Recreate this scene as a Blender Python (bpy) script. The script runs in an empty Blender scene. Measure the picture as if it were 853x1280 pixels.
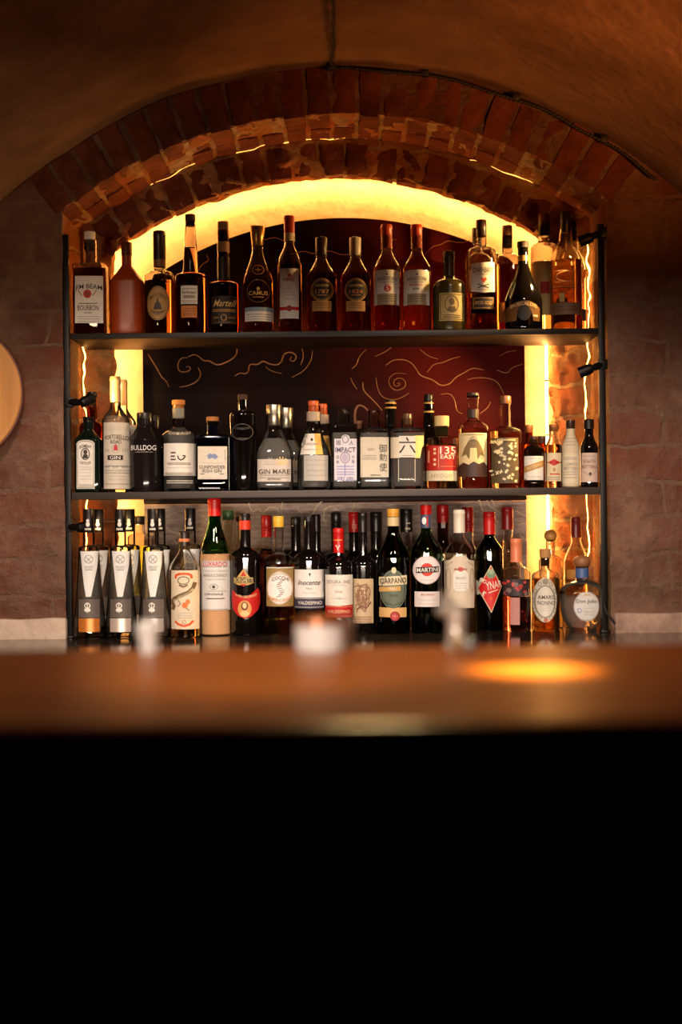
import bpy, bmesh, math, random
from mathutils import Vector, Matrix, noise
random.seed(7)
R_ = math.radians
scn = bpy.context.scene
COL = scn.collection
CZ = 1.226                     # camera height
F = 1280 * 50 / 36             # focal length in pixels of the 853 x 1280 frame
ROLL = R_(0.6)
CR, SR = math.cos(ROLL), math.sin(ROLL)

def at(px, py, Y):
    dx, dy = px - 426.5, py - 640
    return Vector(((dx*CR - dy*SR) * Y / F, Y, CZ - (dx*SR + dy*CR) * Y / F))

def lin(c):
    def f(v):
        v /= 255.0
        return v/12.92 if v <= 0.04045 else ((v+0.055)/1.055)**2.4
    return (f(c[0]), f(c[1]), f(c[2]), 1)

# ------------------------------------------------------------------ materials
MATS = {}
def newmat(key):
    m = bpy.data.materials.new(key); m.use_nodes = True
    nt = m.node_tree; b = nt.nodes.get('Principled BSDF')
    return m, nt, b

def paint(c, rough=.55, metal=0., spec=.5, coat=0.):
    k = ('paint', tuple(c), rough, metal, spec, coat)
    if k not in MATS:
        m, nt, b = newmat('paint_%d_%d_%d' % tuple(c))
        tc = nt.nodes.new('ShaderNodeTexCoord'); nz = nt.nodes.new('ShaderNodeTexNoise')
        nz.inputs['Scale'].default_value = 90; nz.inputs['Detail'].default_value = 3
        mr = nt.nodes.new('ShaderNodeMapRange'); mr.inputs[3].default_value = .86; mr.inputs[4].default_value = 1.1
        mx = nt.nodes.new('ShaderNodeVectorMath'); mx.operation = 'SCALE'
        mx.inputs[0].default_value = lin(c)[:3]
        nt.links.new(tc.outputs['Object'], nz.inputs['Vector']); nt.links.new(nz.outputs['Fac'], mr.inputs[0])
        nt.links.new(mr.outputs[0], mx.inputs['Scale']); nt.links.new(mx.outputs[0], b.inputs['Base Color'])
        b.inputs['Roughness'].default_value = rough; b.inputs['Metallic'].default_value = metal
        b.inputs['Specular IOR Level'].default_value = spec; b.inputs['Coat Weight'].default_value = coat
        MATS[k] = m
    return MATS[k]

def glass(c=(255, 255, 255), ior=1.45, rough=0.0):
    k = ('glass', tuple(c), ior, rough)
    if k not in MATS:
        m, nt, b = newmat('glass_%d_%d_%d' % tuple(c))
        b.inputs['Base Color'].default_value = lin(c); b.inputs['Transmission Weight'].default_value = 1
        b.inputs['IOR'].default_value = ior; b.inputs['Roughness'].default_value = rough
        MATS[k] = m
    return MATS[k]

def thin_glass(c=(246, 246, 244), ior=1.5, rough=.015):
    k = ('thin', tuple(c), rough)
    if k not in MATS:
        m, nt, b = newmat('thin_glass_%d_%d_%d' % tuple(c)); nt.nodes.remove(b)
        tr = nt.nodes.new('ShaderNodeBsdfTransparent'); tr.inputs[0].default_value = lin(c)
        gl = nt.nodes.new('ShaderNodeBsdfGlossy'); gl.inputs['Roughness'].default_value = rough
        fr = nt.nodes.new('ShaderNodeFresnel'); fr.inputs['IOR'].default_value = ior
        mx = nt.nodes.new('ShaderNodeMixShader')
        nt.links.new(fr.outputs[0], mx.inputs[0]); nt.links.new(tr.outputs[0], mx.inputs[1]); nt.links.new(gl.outputs[0], mx.inputs[2])
        nt.links.new(mx.outputs[0], nt.nodes['Material Output'].inputs[0])
        MATS[k] = m
    return MATS[k]

def clear_liquid(c=(244, 244, 242), cloud=.24):
    k = ('cliq', tuple(c))
    if k not in MATS:
        m, nt, b = newmat('clear_liquid_%d_%d_%d' % tuple(c))
        b.inputs['Base Color'].default_value = lin(c); b.inputs['Transmission Weight'].default_value = 1; b.inputs['IOR'].default_value = 1.33; b.inputs['Roughness'].default_value = .04
        tr = nt.nodes.new('ShaderNodeBsdfTransparent'); mx = nt.nodes.new('ShaderNodeMixShader'); mx.inputs[0].default_value = .5
        nt.links.new(b.outputs[0], mx.inputs[1]); nt.links.new(tr.outputs[0], mx.inputs[2])
        df = nt.nodes.new('ShaderNodeBsdfDiffuse'); df.inputs[0].default_value = (.7, .68, .66, 1)
        ts = nt.nodes.new('ShaderNodeBsdfTranslucent'); ts.inputs[0].default_value = (.8, .78, .75, 1)
        m1 = nt.nodes.new('ShaderNodeMixShader'); m1.inputs[0].default_value = .45; m2 = nt.nodes.new('ShaderNodeMixShader'); m2.inputs[0].default_value = cloud
        nt.links.new(df.outputs[0], m1.inputs[1]); nt.links.new(ts.outputs[0], m1.inputs[2])
        nt.links.new(mx.outputs[0], m2.inputs[1]); nt.links.new(m1.outputs[0], m2.inputs[2]); nt.links.new(m2.outputs[0], nt.nodes['Material Output'].inputs[0])
        MATS[k] = m
    return MATS[k]

def liquid(T):
    """absorbing liquid: T is the share of light left after 7 cm"""
    k = ('liq', tuple(T))
    if k not in MATS:
        m, nt, b = newmat('liquid_%d_%d_%d' % tuple(int(t*100) for t in T))
        nt.nodes.remove(b)
        va = nt.nodes.new('ShaderNodeVolumeAbsorption')
        sg = [-math.log(max(t, 1e-4)) / .07 for t in T]
        d = max(sg)
        va.inputs['Density'].default_value = d
        va.inputs['Color'].default_value = tuple(1 - s/d for s in sg) + (1,)
        nt.links.new(va.outputs[0], nt.nodes['Material Output'].inputs['Volume'])
        MATS[k] = m
    return MATS[k]

def emit(c, s):
    k = ('emit', tuple(c), s)
    if k not in MATS:
        m, nt, b = newmat('glow_%d' % int(s))
        b.inputs['Base Color'].default_value = (0, 0, 0, 1)
        b.inputs['Emission Color'].default_value = tuple(c) + (1,); b.inputs['Emission Strength'].default_value = s
        MATS[k] = m
    return MATS[k]

GL = {
 'clear': lambda: glass((250, 250, 248)),
 'frost': lambda: glass((245, 245, 240), rough=.15),
 'green': lambda: glass((60, 135, 62)),
 'dgreen': lambda: glass((42, 92, 44)),
 'blue': lambda: glass((130, 160, 215)),
 'brown': lambda: glass((150, 75, 30)),
 'black': lambda: paint((9, 7, 7), .06, coat=.3),
 'blackgreen': lambda: paint((10, 22, 17), .07, coat=.3),
 'gun': lambda: paint((30, 25, 26), .12, .3),
 'olive': lambda: paint((66, 56, 26), .22),
 'russet': lambda: paint((150, 56, 18), .3),
}

# ------------------------------------------------------------------ objects
def link(o, parent=None):
    COL.objects.link(o)
    if parent is not None: o.parent = parent
    return o

def obj(name, bm, mats, parent=None, smooth=True, ang=35):
    me = bpy.data.meshes.new(name); bm.to_mesh(me); bm.free()
    for m in (mats if isinstance(mats, (list, tuple)) else [mats]): me.materials.append(m)
    if smooth and len(me.polygons):
        me.polygons.foreach_set('use_smooth', [True]*len(me.polygons))
        me.set_sharp_from_angle(angle=R_(ang))
    return link(bpy.data.objects.new(name, me), parent)

def tag(o, label, cat, group=None):
    o['label'] = label; o['category'] = cat
    if group: o['group'] = group
    return o

def thing(name, label, cat, loc=(0, 0, 0), group=None):
    o = link(bpy.data.objects.new(name, None)); o.location = loc; o.empty_display_size = .02
    return tag(o, label, cat, group)

def struct(name, bm, mats, smooth=True, ang=35):
    o = obj(name, bm, mats, None, smooth, ang); o['kind'] = 'structure'; return o

def dup(root, loc, label):
    r = root.copy(); COL.objects.link(r); r.location = loc; r['label'] = label
    for ch in list(root.children):
        c = ch.copy(); COL.objects.link(c); c.parent = r
        for g in list(ch.children):
            d = g.copy(); COL.objects.link(d); d.parent = c
    return r

def box(bm, x0, y0, z0, x1, y1, z1, bev=0., mi=0, seg=2):
    v = [bm.verts.new(p) for p in ((x0,y0,z0),(x1,y0,z0),(x1,y1,z0),(x0,y1,z0),(x0,y0,z1),(x1,y0,z1),(x1,y1,z1),(x0,y1,z1))]
    fs = [bm.faces.new([v[i] for i in q]) for q in ((0,3,2,1),(4,5,6,7),(0,1,5,4),(1,2,6,5),(2,3,7,6),(3,0,4,7))]
    for f in fs: f.material_index = mi
    if bev > 0:
        es = list({e for f in fs for e in f.edges})
        r = bmesh.ops.bevel(bm, geom=es, offset=bev, segments=seg, affect='EDGES', profile=.5)
        for f in r['faces']: f.material_index = mi

def tube(bm, pts, r, seg=8, mi=0, caps=True):
    pts = [Vector(p) for p in pts]; rings = []
    up = Vector((0.13, .31, .94))
    for i, p in enumerate(pts):
        t = (pts[min(i+1, len(pts)-1)] - pts[max(i-1, 0)]).normalized()
        a = t.cross(up); a = a.normalized() if a.length > 1e-4 else t.orthogonal().normalized()
        b = t.cross(a).normalized()
        rr = r[min(i, len(r)-1)] if isinstance(r, (list, tuple)) else r
        rings.append([bm.verts.new(p + (a*math.cos(k*2*math.pi/seg) + b*math.sin(k*2*math.pi/seg))*rr) for k in range(seg)])
    for q in range(len(rings)-1):
        for k in range(seg):
            f = bm.faces.new((rings[q][k], rings[q][(k+1) % seg], rings[q+1][(k+1) % seg], rings[q+1][k])); f.material_index = mi
    if caps:
        bm.faces.new(rings[0][::-1]).material_index = mi; bm.faces.new(rings[-1]).material_index = mi

def smooth_pts(pts, n=2, closed=False):
    pts = [Vector(p) for p in pts]
    for _ in range(n):
        q = [pts[0]]
        for a, b in zip(pts, pts[1:]): q += [a*.75 + b*.25, a*.25 + b*.75]
        q.append(pts[-1]); pts = q
    return pts

def lathe(bm, prof, seg=28, sect=None, flip=False, mi=0, mat=None):
    """prof: [(z, halfwidth)] bottom to top; sect: function (z, a) -> (n, depth ratio)"""
    rings = []
    for z, a in prof:
        n, dr = sect(z, a) if sect else (2, 1)
        ring = []
        for k in range(seg):
            t = 2*math.pi*(k+.5)/seg; c, s = math.cos(t), math.sin(t); e = 2/n
            p = Vector((math.copysign(abs(c)**e, c)*a, math.copysign(abs(s)**e, s)*a*dr, z))
            ring.append(bm.verts.new(mat @ p if mat else p))
        rings.append(ring)
    for q in range(len(rings)-1):
        for k in range(seg):
            vs = (rings[q][k], rings[q][(k+1) % seg], rings[q+1][(k+1) % seg], rings[q+1][k])
            bm.faces.new(vs[::-1] if flip else vs).material_index = mi
    bm.faces.new(rings[0] if flip else rings[0][::-1]).material_index = mi
    bm.faces.new(rings[-1][::-1] if flip else rings[-1]).material_index = mi

# ------------------------------------------------------------------ lettering
TXT = {}
def prepare_text(strings):
    tmp = []
    for s in strings:
        c = bpy.data.curves.new('t', 'FONT'); c.body = s; c.size = 1; c.resolution_u = 2; c.offset = .006 if all(ord(q) < 0x2000 for q in s) else 0
        o = bpy.data.objects.new('t', c); COL.objects.link(o); tmp.append((s, o, c))
    dg = bpy.context.evaluated_depsgraph_get(); dg.update()
    for s, o, c in tmp:
        me = o.evaluated_get(dg).to_mesh()
        vs = [(v.co.x, v.co.y) for v in me.vertices]; fs = [tuple(p.vertices) for p in me.polygons]
        if vs:
            x0, x1 = min(v[0] for v in vs), max(v[0] for v in vs); y0, y1 = min(v[1] for v in vs), max(v[1] for v in vs)
            vs = [((x-x0)/(x1-x0)-.5, (y-y0)/max(y1-y0, 1e-6)-.5) for x, y in vs]
        TXT[s] = (vs, fs)
        o.evaluated_get(dg).to_mesh_clear()
    for s, o, c in tmp:
        bpy.data.objects.remove(o); bpy.data.curves.remove(c)

# ------------------------------------------------------------------ bottles
Z1, Z2, Z3 = CZ + .4279, CZ + .0525, .935
SHELFZ = {1: Z1, 2: Z2, 3: Z3}
ROWG = {1: 'bottles on the top shelf', 2: 'bottles on the middle shelf', 3: 'bottles on the back counter'}
STY = {'round': (.55, .82), 'slope': (.2, .8), 'sharp': (.72, .9), 'cone': (.08, .94), 'dome': (.62, .97), 'flare': (.12, .62)}
SPECS = []
def B(*a, **k): SPECS.append((a, k))

def interp(prof, z):
    if z <= prof[0][0]: return prof[0][1]
    for (z0, a0), (z1, a1) in zip(prof, prof[1:]):
        if z <= z1: return a0 + (a1-a0)*((z-z0)/(z1-z0) if z1 > z0 else 0)
    return prof[-1][1]

def shape_cols(sh):
    """outline polygon of a printed shape, in photograph pixels"""
    k = sh[0]
    if k == 'r': _, x0, y0, x1, y1, c = sh; return [(x0,y0),(x1,y0),(x1,y1),(x0,y1)]
    if k == 'e': _, cx, cy, rx, ry, c = sh; return [(cx+rx*math.cos(t*math.pi/14), cy+ry*math.sin(t*math.pi/14)) for t in range(28)]
    if k == 'p': return list(sh[1])
    if k == 'a':
        _, x0, y0, x1, y1, rise, c = sh
        top = [(x0+(x1-x0)*i/10, y0+rise-rise*math.sqrt(max(0, 1-(i/5-1)**2))) for i in range(11)]
        return top + [(x1, y1), (x0, y1)]

def fill_shape(bm, poly, mp, eps, mi):
    xs = sorted({p[0] for p in poly}); x0, x1 = xs[0], xs[-1]
    n = max(3, int((x1-x0)/2.2)); cols = sorted(set([x0+(x1-x0)*i/n for i in range(n+1)]) | set(xs))
    cl = [cols[0]]
    for c in cols[1:]:
        if c - cl[-1] > .15: cl.append(c)
    cl[-1] = x1
    def span(x):
        ys = []
        for (ax, ay), (bx, by) in zip(poly, poly[1:]+poly[:1]):
            if ax == bx:
                if abs(ax-x) < 1e-6: ys += [ay, by]
            elif min(ax, bx)-1e-6 <= x <= max(ax, bx)+1e-6: ys.append(ay+(by-ay)*(x-ax)/(bx-ax))
        return (min(ys), max(ys)) if ys else None
    rows = []
    for c in cl:
        s = span(min(max(c, x0+1e-5), x1-1e-5)) or (0, 0)
        m = 5
        rows.append([bm.verts.new(mp(c, s[0]+(s[1]-s[0])*j/(m-1), eps)) for j in range(m)])
    for a, b in zip(rows, rows[1:]):
        for j in range(len(a)-1):
            f = bm.faces.new((a[j], a[j+1], b[j+1], b[j])); f.material_index = mi

def stroke(bm, pts, wd, mp, eps, mi):
    d = []
    for (ax, ay), (bx, by) in zip(pts, pts[1:]):
        n = max(1, int(math.hypot(bx-ax, by-ay)/3))
        d += [(ax+(bx-ax)*i/n, ay+(by-ay)*i/n) for i in range(n)]
    d.append(pts[-1]); L = []
    for i, p in enumerate(d):
        a, b = d[max(i-1, 0)], d[min(i+1, len(d)-1)]
        tx, ty = b[0]-a[0], b[1]-a[1]; l = math.hypot(tx, ty) or 1
        nx, ny = -ty/l*wd/2, tx/l*wd/2
        L.append((bm.verts.new(mp(p[0]+nx, p[1]+ny, eps)), bm.verts.new(mp(p[0]-nx, p[1]-ny, eps))))
    for a, b in zip(L, L[1:]):
        bm.faces.new((a[0], b[0], b[1], a[1])).material_index = mi

def make_prints(parent, lab, mp, idx):
    """lab: dict(b=base shapes, e=printed shapes, t=texts, n=name, lb=label)"""
    root = parent
    nm = lab.get('n', 'label')
    def mats_of(cs):
        u = []
        for c in cs:
            if c not in u: u.append(c)
        return u
    e0 = .0004 + .0002*idx + lab.get('off', 0)
    if lab.get('b'):
        bm = bmesh.new(); u = mats_of([s[-1] for s in lab['b']])
        for i, s in enumerate(lab['b']): fill_shape(bm, shape_cols(s), mp, e0+.00015*i, u.index(s[-1]))
        root = obj(nm, bm, [paint(c, lab.get('ro', .6), lab.get('me', 0.)) for c in u], parent)
        if lab.get('lb'): root['label'] = lab['lb']
    if lab.get('e'):
        bm = bmesh.new(); u = mats_of([s[-1] for s in lab['e']])
        for i, s in enumerate(lab['e']):
            ep = e0+.0006+.00006*i; mi = u.index(s[-1])
            if s[0] == 's': stroke(bm, s[1], s[2], mp, ep, mi)
            elif s[0] == 'o':
                _, cx, cy, rx, ry, wd, c = s
                stroke(bm, [(cx+rx*math.cos(t*math.pi/16), cy+ry*math.sin(t*math.pi/16)) for t in range(33)], wd, mp, ep, mi)
            else: fill_shape(bm, shape_cols(s), mp, ep, mi)
        obj('label_print', bm, [paint(c) for c in u], root)
    if lab.get('t'):
        bm = bmesh.new(); u = mats_of([t[5] for t in lab['t']])
        for t in lab['t']:
            s, cx, cy, w, h, c = t[:6]; op = t[6] if len(t) > 6 else {}
            vs, fs = TXT[s]; V = []
            ro = R_(op.get('rot', 0)); cr, sr = math.cos(ro), math.sin(ro)
            for tx, ty in vs:
                x, y = tx*w + op.get('sh', 0)*ty*h, -ty*h + op.get('arc', 0)*(4*tx*tx)
                if 'taper' in op: y *= 1+op['taper']*tx*2
                V.append(bm.verts.new(mp(cx + x*cr + y*sr, cy - x*sr + y*cr, e0+.0016)))
            for f in fs:
                try: bm.faces.new([V[i] for i in f]).material_index = u.index(c)
                except ValueError: pass
        obj('lettering', bm, [paint(c) for c in u], root)

def build_bottle(name, label, cx, w, ysh, ynk, wn, ytop, ycap, cap=None, row=1, Y=3.415, style='round', g='clear', liq=None, fill=None,
                 wb=None, wt=None, sect=None, capw=None, capk='cap', capt=None, bands=(), labels=(), group=None, lip=0, extra=None, body=None, fizz=0, thick=.0022, base=.008, stop=None):
    m = Y/F; zb = SHELFZ[row]; ym = (ysh+ytop)/2
    X = at(cx, ysh+20, Y).x
    root = thing(name, label, 'bottle', (X, Y, zb), group or ROWG[row])
    zz = lambda y: at(cx, y, Y).z - zb
    hw, hb, hn = w*m/2, (wb or w)*m/2, wn*m/2
    ht = (wt or wn)*m/2
    zs, zn, zt = zz(ysh), zz(ynk), zz(ytop)
    zc = zz(ycap)
    ztop = zc + (zt-zc)*.55 if cap else zt      # glass runs up inside the cap
    a, b = STY[style]; h = zn-zs
    ctrl = [Vector((z, r)) for z, r in ((zs, hw), (zs+a*h, hw), (zs+b*h, hn), (zn, hn))]
    if style == 'flare': ctrl[2] = Vector((zs+b*h, hn*1.25))
    curve = smooth_pts(ctrl, 3)
    prof = [(.0008, hb*.82), (0, hb*.9), (.0015, hb*.965), (.005, hb)]
    if body:                                     # extra silhouette points (y, width)
        prof += [(zz(y), ww*m/2) for y, ww in body]
    else:
        prof += [(zs*k, hb+(hw-hb)*k) for k in (.25, .5, .75)]
    prof += [(v.x, v.y) for v in curve]
    if ztop > zn + .004:
        prof += [(zn+(ztop-zn)*k, hn+(ht-hn)*k) for k in (.35, .7)]
        if lip: prof += [(ztop-.012, ht), (ztop-.0115, ht+lip), (ztop-.002, ht+lip)]
        prof += [(ztop-.001, ht+lip), (ztop, ht+lip-.001)]
    def sfun(z, aa):
        if not sect: return (2, 1)
        f = min(1, max(0, (aa-hn*1.02)/max(1e-5, hw-hn*1.02))) if z > zs*.6 else 1
        return (2+(sect[0]-2)*f**.6, 1+(sect[1]-1)*f)
    seg = 36 if sect else 28
    bm = bmesh.new(); lathe(bm, prof, seg, sfun)
    gm = GL[g]() if isinstance(g, str) else g
    thin = (liq == CLR and g == 'clear') or (not isinstance(g, str) and 'thin' in gm.name)
    if thin and isinstance(g, str): gm = thin_glass()
    solid = not thin and gm.node_tree.nodes['Principled BSDF'].inputs['Transmission Weight'].default_value < .5
    zf = zz(fill) if fill else base
    if not solid and not thin:
        zi1 = ztop-.003
        cav = [(zf, max(.001, interp(prof, zf)-thick))] + [(z, r-thick) for z, r in prof if zf+.0008 < z < zi1-.001 and z > base] + [(zi1, interp(prof, zi1)-thick)]
        if zf < zi1-.006: lathe(bm, cav, seg, sfun, flip=True)
    obj('glass', bm, gm, root)
    if liq and not solid:
        bm = bmesh.new()
        lp = [(base, interp(prof, base)-.0026)] + [(z, r-.0026) for z, r in prof if base+.001 < z < zf-.0012] + [(zf-.0006, interp(prof, zf)-.0026)]
        lathe(bm, lp, seg, sfun); obj('liquid', bm, clear_liquid() if thin else liquid(liq), root)
    if cap:
        build_cap(root, capk, zc, zt, (capw or wn+1.5)*m/2, (capt or capw or wn+1.5)*m/2, cap)
    if stop: stop(root, zz, m)
    for i, bd in enumerate(bands):
        y0, y1, c = bd[:3]; z0, z1 = zz(y1), zz(y0); bm = bmesh.new()
        lathe(bm, [(z0, interp(prof, z0)+.0002)] + [(z0+(z1-z0)*k/5, interp(prof, z0+(z1-z0)*k/5)+.0006) for k in range(6)] + [(z1, interp(prof, z1)+.0002)], seg, sfun)
        fs = sorted(bm.faces, key=lambda f: abs(f.normal.z)); bm.normal_update()
        bmesh.ops.delete(bm, geom=[f for f in bm.faces if len(f.verts) > 4], context='FACES')
        obj(bd[3] if len(bd) > 3 else 'neck_band', bm, paint(c, .45), root)
    def mp(px, py, eps):
        a0 = interp(prof, zz(py)); Yf = Y - a0*(sfun(zz(py), a0)[1])*.93
        p = at(px, py, Yf); z = min(max(p.z - zb, .001), ztop); a = interp(prof, z); n, dr = sfun(z, a)
        x = p.x - X; q = min(.992, abs(x)/a)
        x = math.copysign(q*a, x)
        return Vector((x + math.copysign(eps, x)*q**4, -(a*dr)*(1-q**n)**(1/n) - eps*(1-.3*q**4), z))
    for i, lb in enumerate(labels): make_prints(root, lb, mp, i)
    if extra: extra(root, zz, m)
    return root

def build_cap(root, kind, z0, z1, rb, rt, c):
    h = z1-z0; bm = bmesh.new(); rough, metal = .4, 0.
    if kind == 'cap':
        lathe(bm, [(z0, rb-.001), (z0+.0008, rb), (z0+h*.28, rb+(rt-rb)*.28), (z0+h*.30, rb-.0006), (z0+h*.34, rb-.0006), (z0+h*.36, rb+(rt-rb)*.36), (z1-.002, rt), (z1-.0006, rt-.0006), (z1, rt-.002)], 24)
        k = 'cap'; rough = .32
    elif kind == 'screw':
        prof = [(z0, rb-.001), (z0+.001, rb)]; n = 4
        for i in range(n):
            zz0 = z0+.001+(h*.45)*i/n; prof += [(zz0+h*.02, rb), (zz0+h*.05, rb-.0007), (zz0+h*.08, rb)]
        prof += [(z1-.0025, rt), (z1-.0008, rt-.0006), (z1, rt-.002)]
        lathe(bm, prof, 24); k = 'screw_cap'; rough = .3
    elif kind == 'capsule':
        lathe(bm, [(z0, rb), (z0+h*.45, (rb+rt)/2), (z0+h*.8, rt), (z0+h*.82, rt+.0006), (z0+h*.9, rt+.0006), (z0+h*.92, rt), (z1-.001, rt-.0004), (z1, rt-.0015)], 24)
        k = 'foil_capsule'; rough = .35
    elif kind == 'cork':
        lathe(bm, [(z0, rb*.86), (z0+h*.42, rb*.86), (z0+h*.45, rb), (z0+h*.5, rt), (z1-.002, rt), (z1-.0006, rt-.0007), (z1, rt-.0025)], 24)
        k = 'cork_stopper'; rough = .7
    elif kind == 'plain':
        lathe(bm, [(z0, rb-.0005), (z0+.0008, rb), (z0+h*.5, (rb+rt)/2), (z1-.002, rt), (z1-.0006, rt-.0006), (z1, rt-.002)], 24)
        k = 'cap'; rough = .35
    elif kind == 'metal':
        lathe(bm, [(z0, rb-.0005), (z0+.0008, rb), (z0+h*.5, (rb+rt)/2), (z1-.002, rt), (z1-.0006, rt-.0006), (z1, rt-.002)], 24)
        k = 'cap'; rough, metal = .28, .9
    elif kind == 'ball':
        r = h/2
        lathe(bm, [(z0+r-r*math.cos(t*math.pi/14), max(.0012, rb*math.sin(t*math.pi/14))) for t in range(0, 15)], 24)
        k = 'ball_stopper'; rough = .35
    obj(k, bm, c if not isinstance(c, tuple) else paint(c, rough, metal), root)
W = (226, 220, 210); CRM = (214, 196, 160); TAN = (176, 134, 78); BK = (22, 17, 16); DK = (52, 38, 30); RED = (186, 24, 20)
GOLD = (190, 140, 62); GRY = (150, 145, 138); LG = (190, 186, 178); SIL = (205, 203, 200); NAVY = (52, 52, 74); ORG = (214, 84, 30)
AMB = (.5, .19, .03); DAMB = (.2, .06, .012); RAMB = (.36, .09, .015); PALE = (.9, .74, .36); CLR = (.97, .96, .94); YEL = (.85, .6, .12)
SQ = (7, .92)
def fine(x0, x1, ys, c=GRY, wd=.8): return [('s', [(x0, y), (x1, y)], wd, c) for y in ys]

# ================================================================= top shelf
B('bourbon_bottle', 'square bourbon bottle with a white cap and a large cream label with red rosette', 113, 42, 338, 328, 17, 290, 313,
  W, 1, style='sharp', liq=DAMB, fill=337, sect=(6, .8), capw=14.5, capk='plain', labels=[
  dict(b=[('r', 94, 345, 129, 404, W)],
       e=[('e', 109.5, 367.5, 5.2, 5.4, RED), ('e', 109.5, 367.5, 2.6, 2.8, (120, 14, 14)), ('s', [(98, 363), (103, 370)], 1.4, TAN), ('s', [(121, 363), (116, 370)], 1.4, TAN)] + fine(98, 125, (396, 399, 402)) + fine(99, 122, (379.5,), DK, .9),
       t=[('JIM BEAM', 111, 359, 33, 7.6, DK, dict(arc=2.2)), ('BOURBON', 110.5, 385, 26, 6.6, DK), ('WHISKEY', 110.5, 391.3, 11, 2, DK)])])
B('liquor_bottle', 'plain russet jug-like bottle without a label beside the square bourbon bottle', 159, 42, 354, 331, 12.5, 303, 320,
  (92, 38, 18), 1, Y=3.42, style='cone', g='russet', capw=13.5, capk='cap', sect=(3.2, .8))
B('whiskey_bottle', 'whiskey bottle with a big oval tan label and dark foil neck', 200, 38, 351, 335, 14.5, 289, 325,
  (38, 24, 18), 1, style='round', liq=DAMB, fill=352, capw=15.5, capk='capsule', bands=[(325, 334, (128, 92, 48))], labels=[
  dict(b=[('e', 197.5, 379, 14.3, 21.5, TAN)],
       e=[('o', 197.5, 379, 13.2, 20.2, .7, DK), ('p', [(192, 387), (203, 387), (201, 380), (198.5, 377), (197.5, 370), (196, 377), (193.5, 380)], DK)] + fine(191, 204, (390,), DK),
       t=[("MICHTER'S", 197.5, 368.5, 20, 4.6, DK, dict(arc=5)), ('BOURBON', 197.5, 392, 18, 4, DK, dict(arc=-4.5))])])
B('armagnac_bottle', 'tall flared-neck brandy bottle with a cream square label over an orange one', 239, 40, 351, 341, 20, 268, 283,
  (54, 34, 24), 1, style='sharp', liq=DAMB, fill=310, capw=13, capk='cork', wt=12, labels=[
  dict(b=[('r', 226, 357, 247, 380, W)], e=[('s', [(229, 371), (244, 371)], 4, (150, 140, 124))] + fine(228, 245, (361, 376, 378)), t=[('Bas-Armagnac', 236.5, 366, 17, 4, DK)]),
  dict(b=[('r', 226.5, 382, 246.5, 397, (196, 118, 52))], e=fine(229, 244, (386, 389, 392, 394), (130, 70, 30)), n='lower_label')])
B('cognac_bottle', 'dark cognac bottle with gold script and a tan ringed stopper', 280, 39, 362, 351, 15, 277, 302,
  (150, 108, 70), 1, style='sharp', g='brown', liq=DAMB, fill=340, capw=13.5, capk='cork', bands=[(322, 351, (34, 22, 18)), (303, 316, (140, 98, 52))], labels=[
  dict(b=[('r', 264, 370, 296, 405, (30, 20, 17))], e=fine(266, 294, (387, 389), GOLD, .9) + [('o', 280, 397, 3.4, 3.6, .8, GOLD), ('s', [(267, 397), (274, 397)], 2.4, (120, 84, 40)), ('s', [(286, 397), (294, 397)], 2.4, (120, 84, 40))] + fine(266, 294, (403,), (120, 84, 40)),
       t=[('Martell', 281, 379, 26, 8.5, (214, 176, 110), dict(sh=.35))])])
B('cognac_bottle', 'teardrop cognac bottle with a tapered gold stopper and a pale blue and white band', 323, 38, 358, 309, 15, 283, 308,
  (176, 134, 74), 1, style='slope', liq=AMB, fill=342, capw=15, capt=19, capk='metal', labels=[
  dict(b=[('r', 306, 384, 341.5, 401.5, W)], e=[('r', 306, 384, 341.5, 389, (128, 150, 164))] + fine(309, 338, (393, 396, 399))),
  dict(e=[('o', 323, 337.5, 7, 5.6, 1, GOLD), ('s', [(319, 337.5), (327, 337.5)], 1.4, GOLD), ('s', [(323, 334), (323, 341)], 1.2, GOLD), ('p', [(323, 358), (325.5, 361), (323, 364), (320.5, 361)], (226, 188, 104))] + fine(316, 330, (371.5,), GOLD, 1.2) + [('o', 323, 364, 14, 14, .6, (150, 104, 44))],
       t=[('CAMUS', 323, 366.5, 24, 5, (226, 188, 104))], n='engraving')])
B('cognac_bottle', 'slim cognac bottle with a tall white label crossed by a red stripe', 362.5, 30, 330, 303, 13, 270, 292,
  (172, 46, 26), 1, style='slope', liq=DAMB, fill=329, capw=13.5, capk='capsule', bands=[(292, 302, (214, 196, 160))], labels=[
  dict(b=[('r', 350, 335.5, 373.5, 398, W)], e=[('r', 350, 383.5, 373.5, 387.6, RED), ('e', 362, 385.5, 3.6, 3.8, (150, 20, 18)), ('p', [(360, 344), (362, 341), (364, 343), (365, 346), (360, 346)], RED)] + fine(356, 368, (365, 369, 374), LG) + fine(353, 371, (391, 394, 396), LG),
       t=[('HINE', 361.5, 349.5, 13.5, 4.6, RED), ('XO', 361.5, 360, 5, 3, GRY)])])
def angost(cx, name, lab, capc, num, numc):
    B(name, lab, cx, 38, 350, 320, 14.5, 297, 320, capc, 1, style='slope', liq=DAMB, fill=342, capw=14.8, capk='plain', labels=[
      dict(b=[('r', cx-12, 376, cx+12, 389, (170, 122, 62))], e=fine(cx-9, cx+9, (379, 382, 385), (110, 74, 34)), n='lower_label'),
      dict(b=[('e', cx+.4, 362.5, 14, 14.4, (34, 20, 16))], e=[('o', cx+.4, 362.5, 13.6, 14, 1.1, GOLD), ('o', cx+.4, 362.5, 11.8, 12.2, .5, GOLD)] + fine(cx-6, cx+6, (369,), GOLD),
           t=[('ANGOSTURA', cx+.4, 357, 17, 3, (226, 190, 120)), (num, cx+.4, 364.5, 17, 5, numc)])])
angost(402.5, 'rum_bottle', 'rum bottle with a dark glassy cap and a round black label ringed in gold', (58, 34, 22), '1787', (206, 150, 80))
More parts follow.
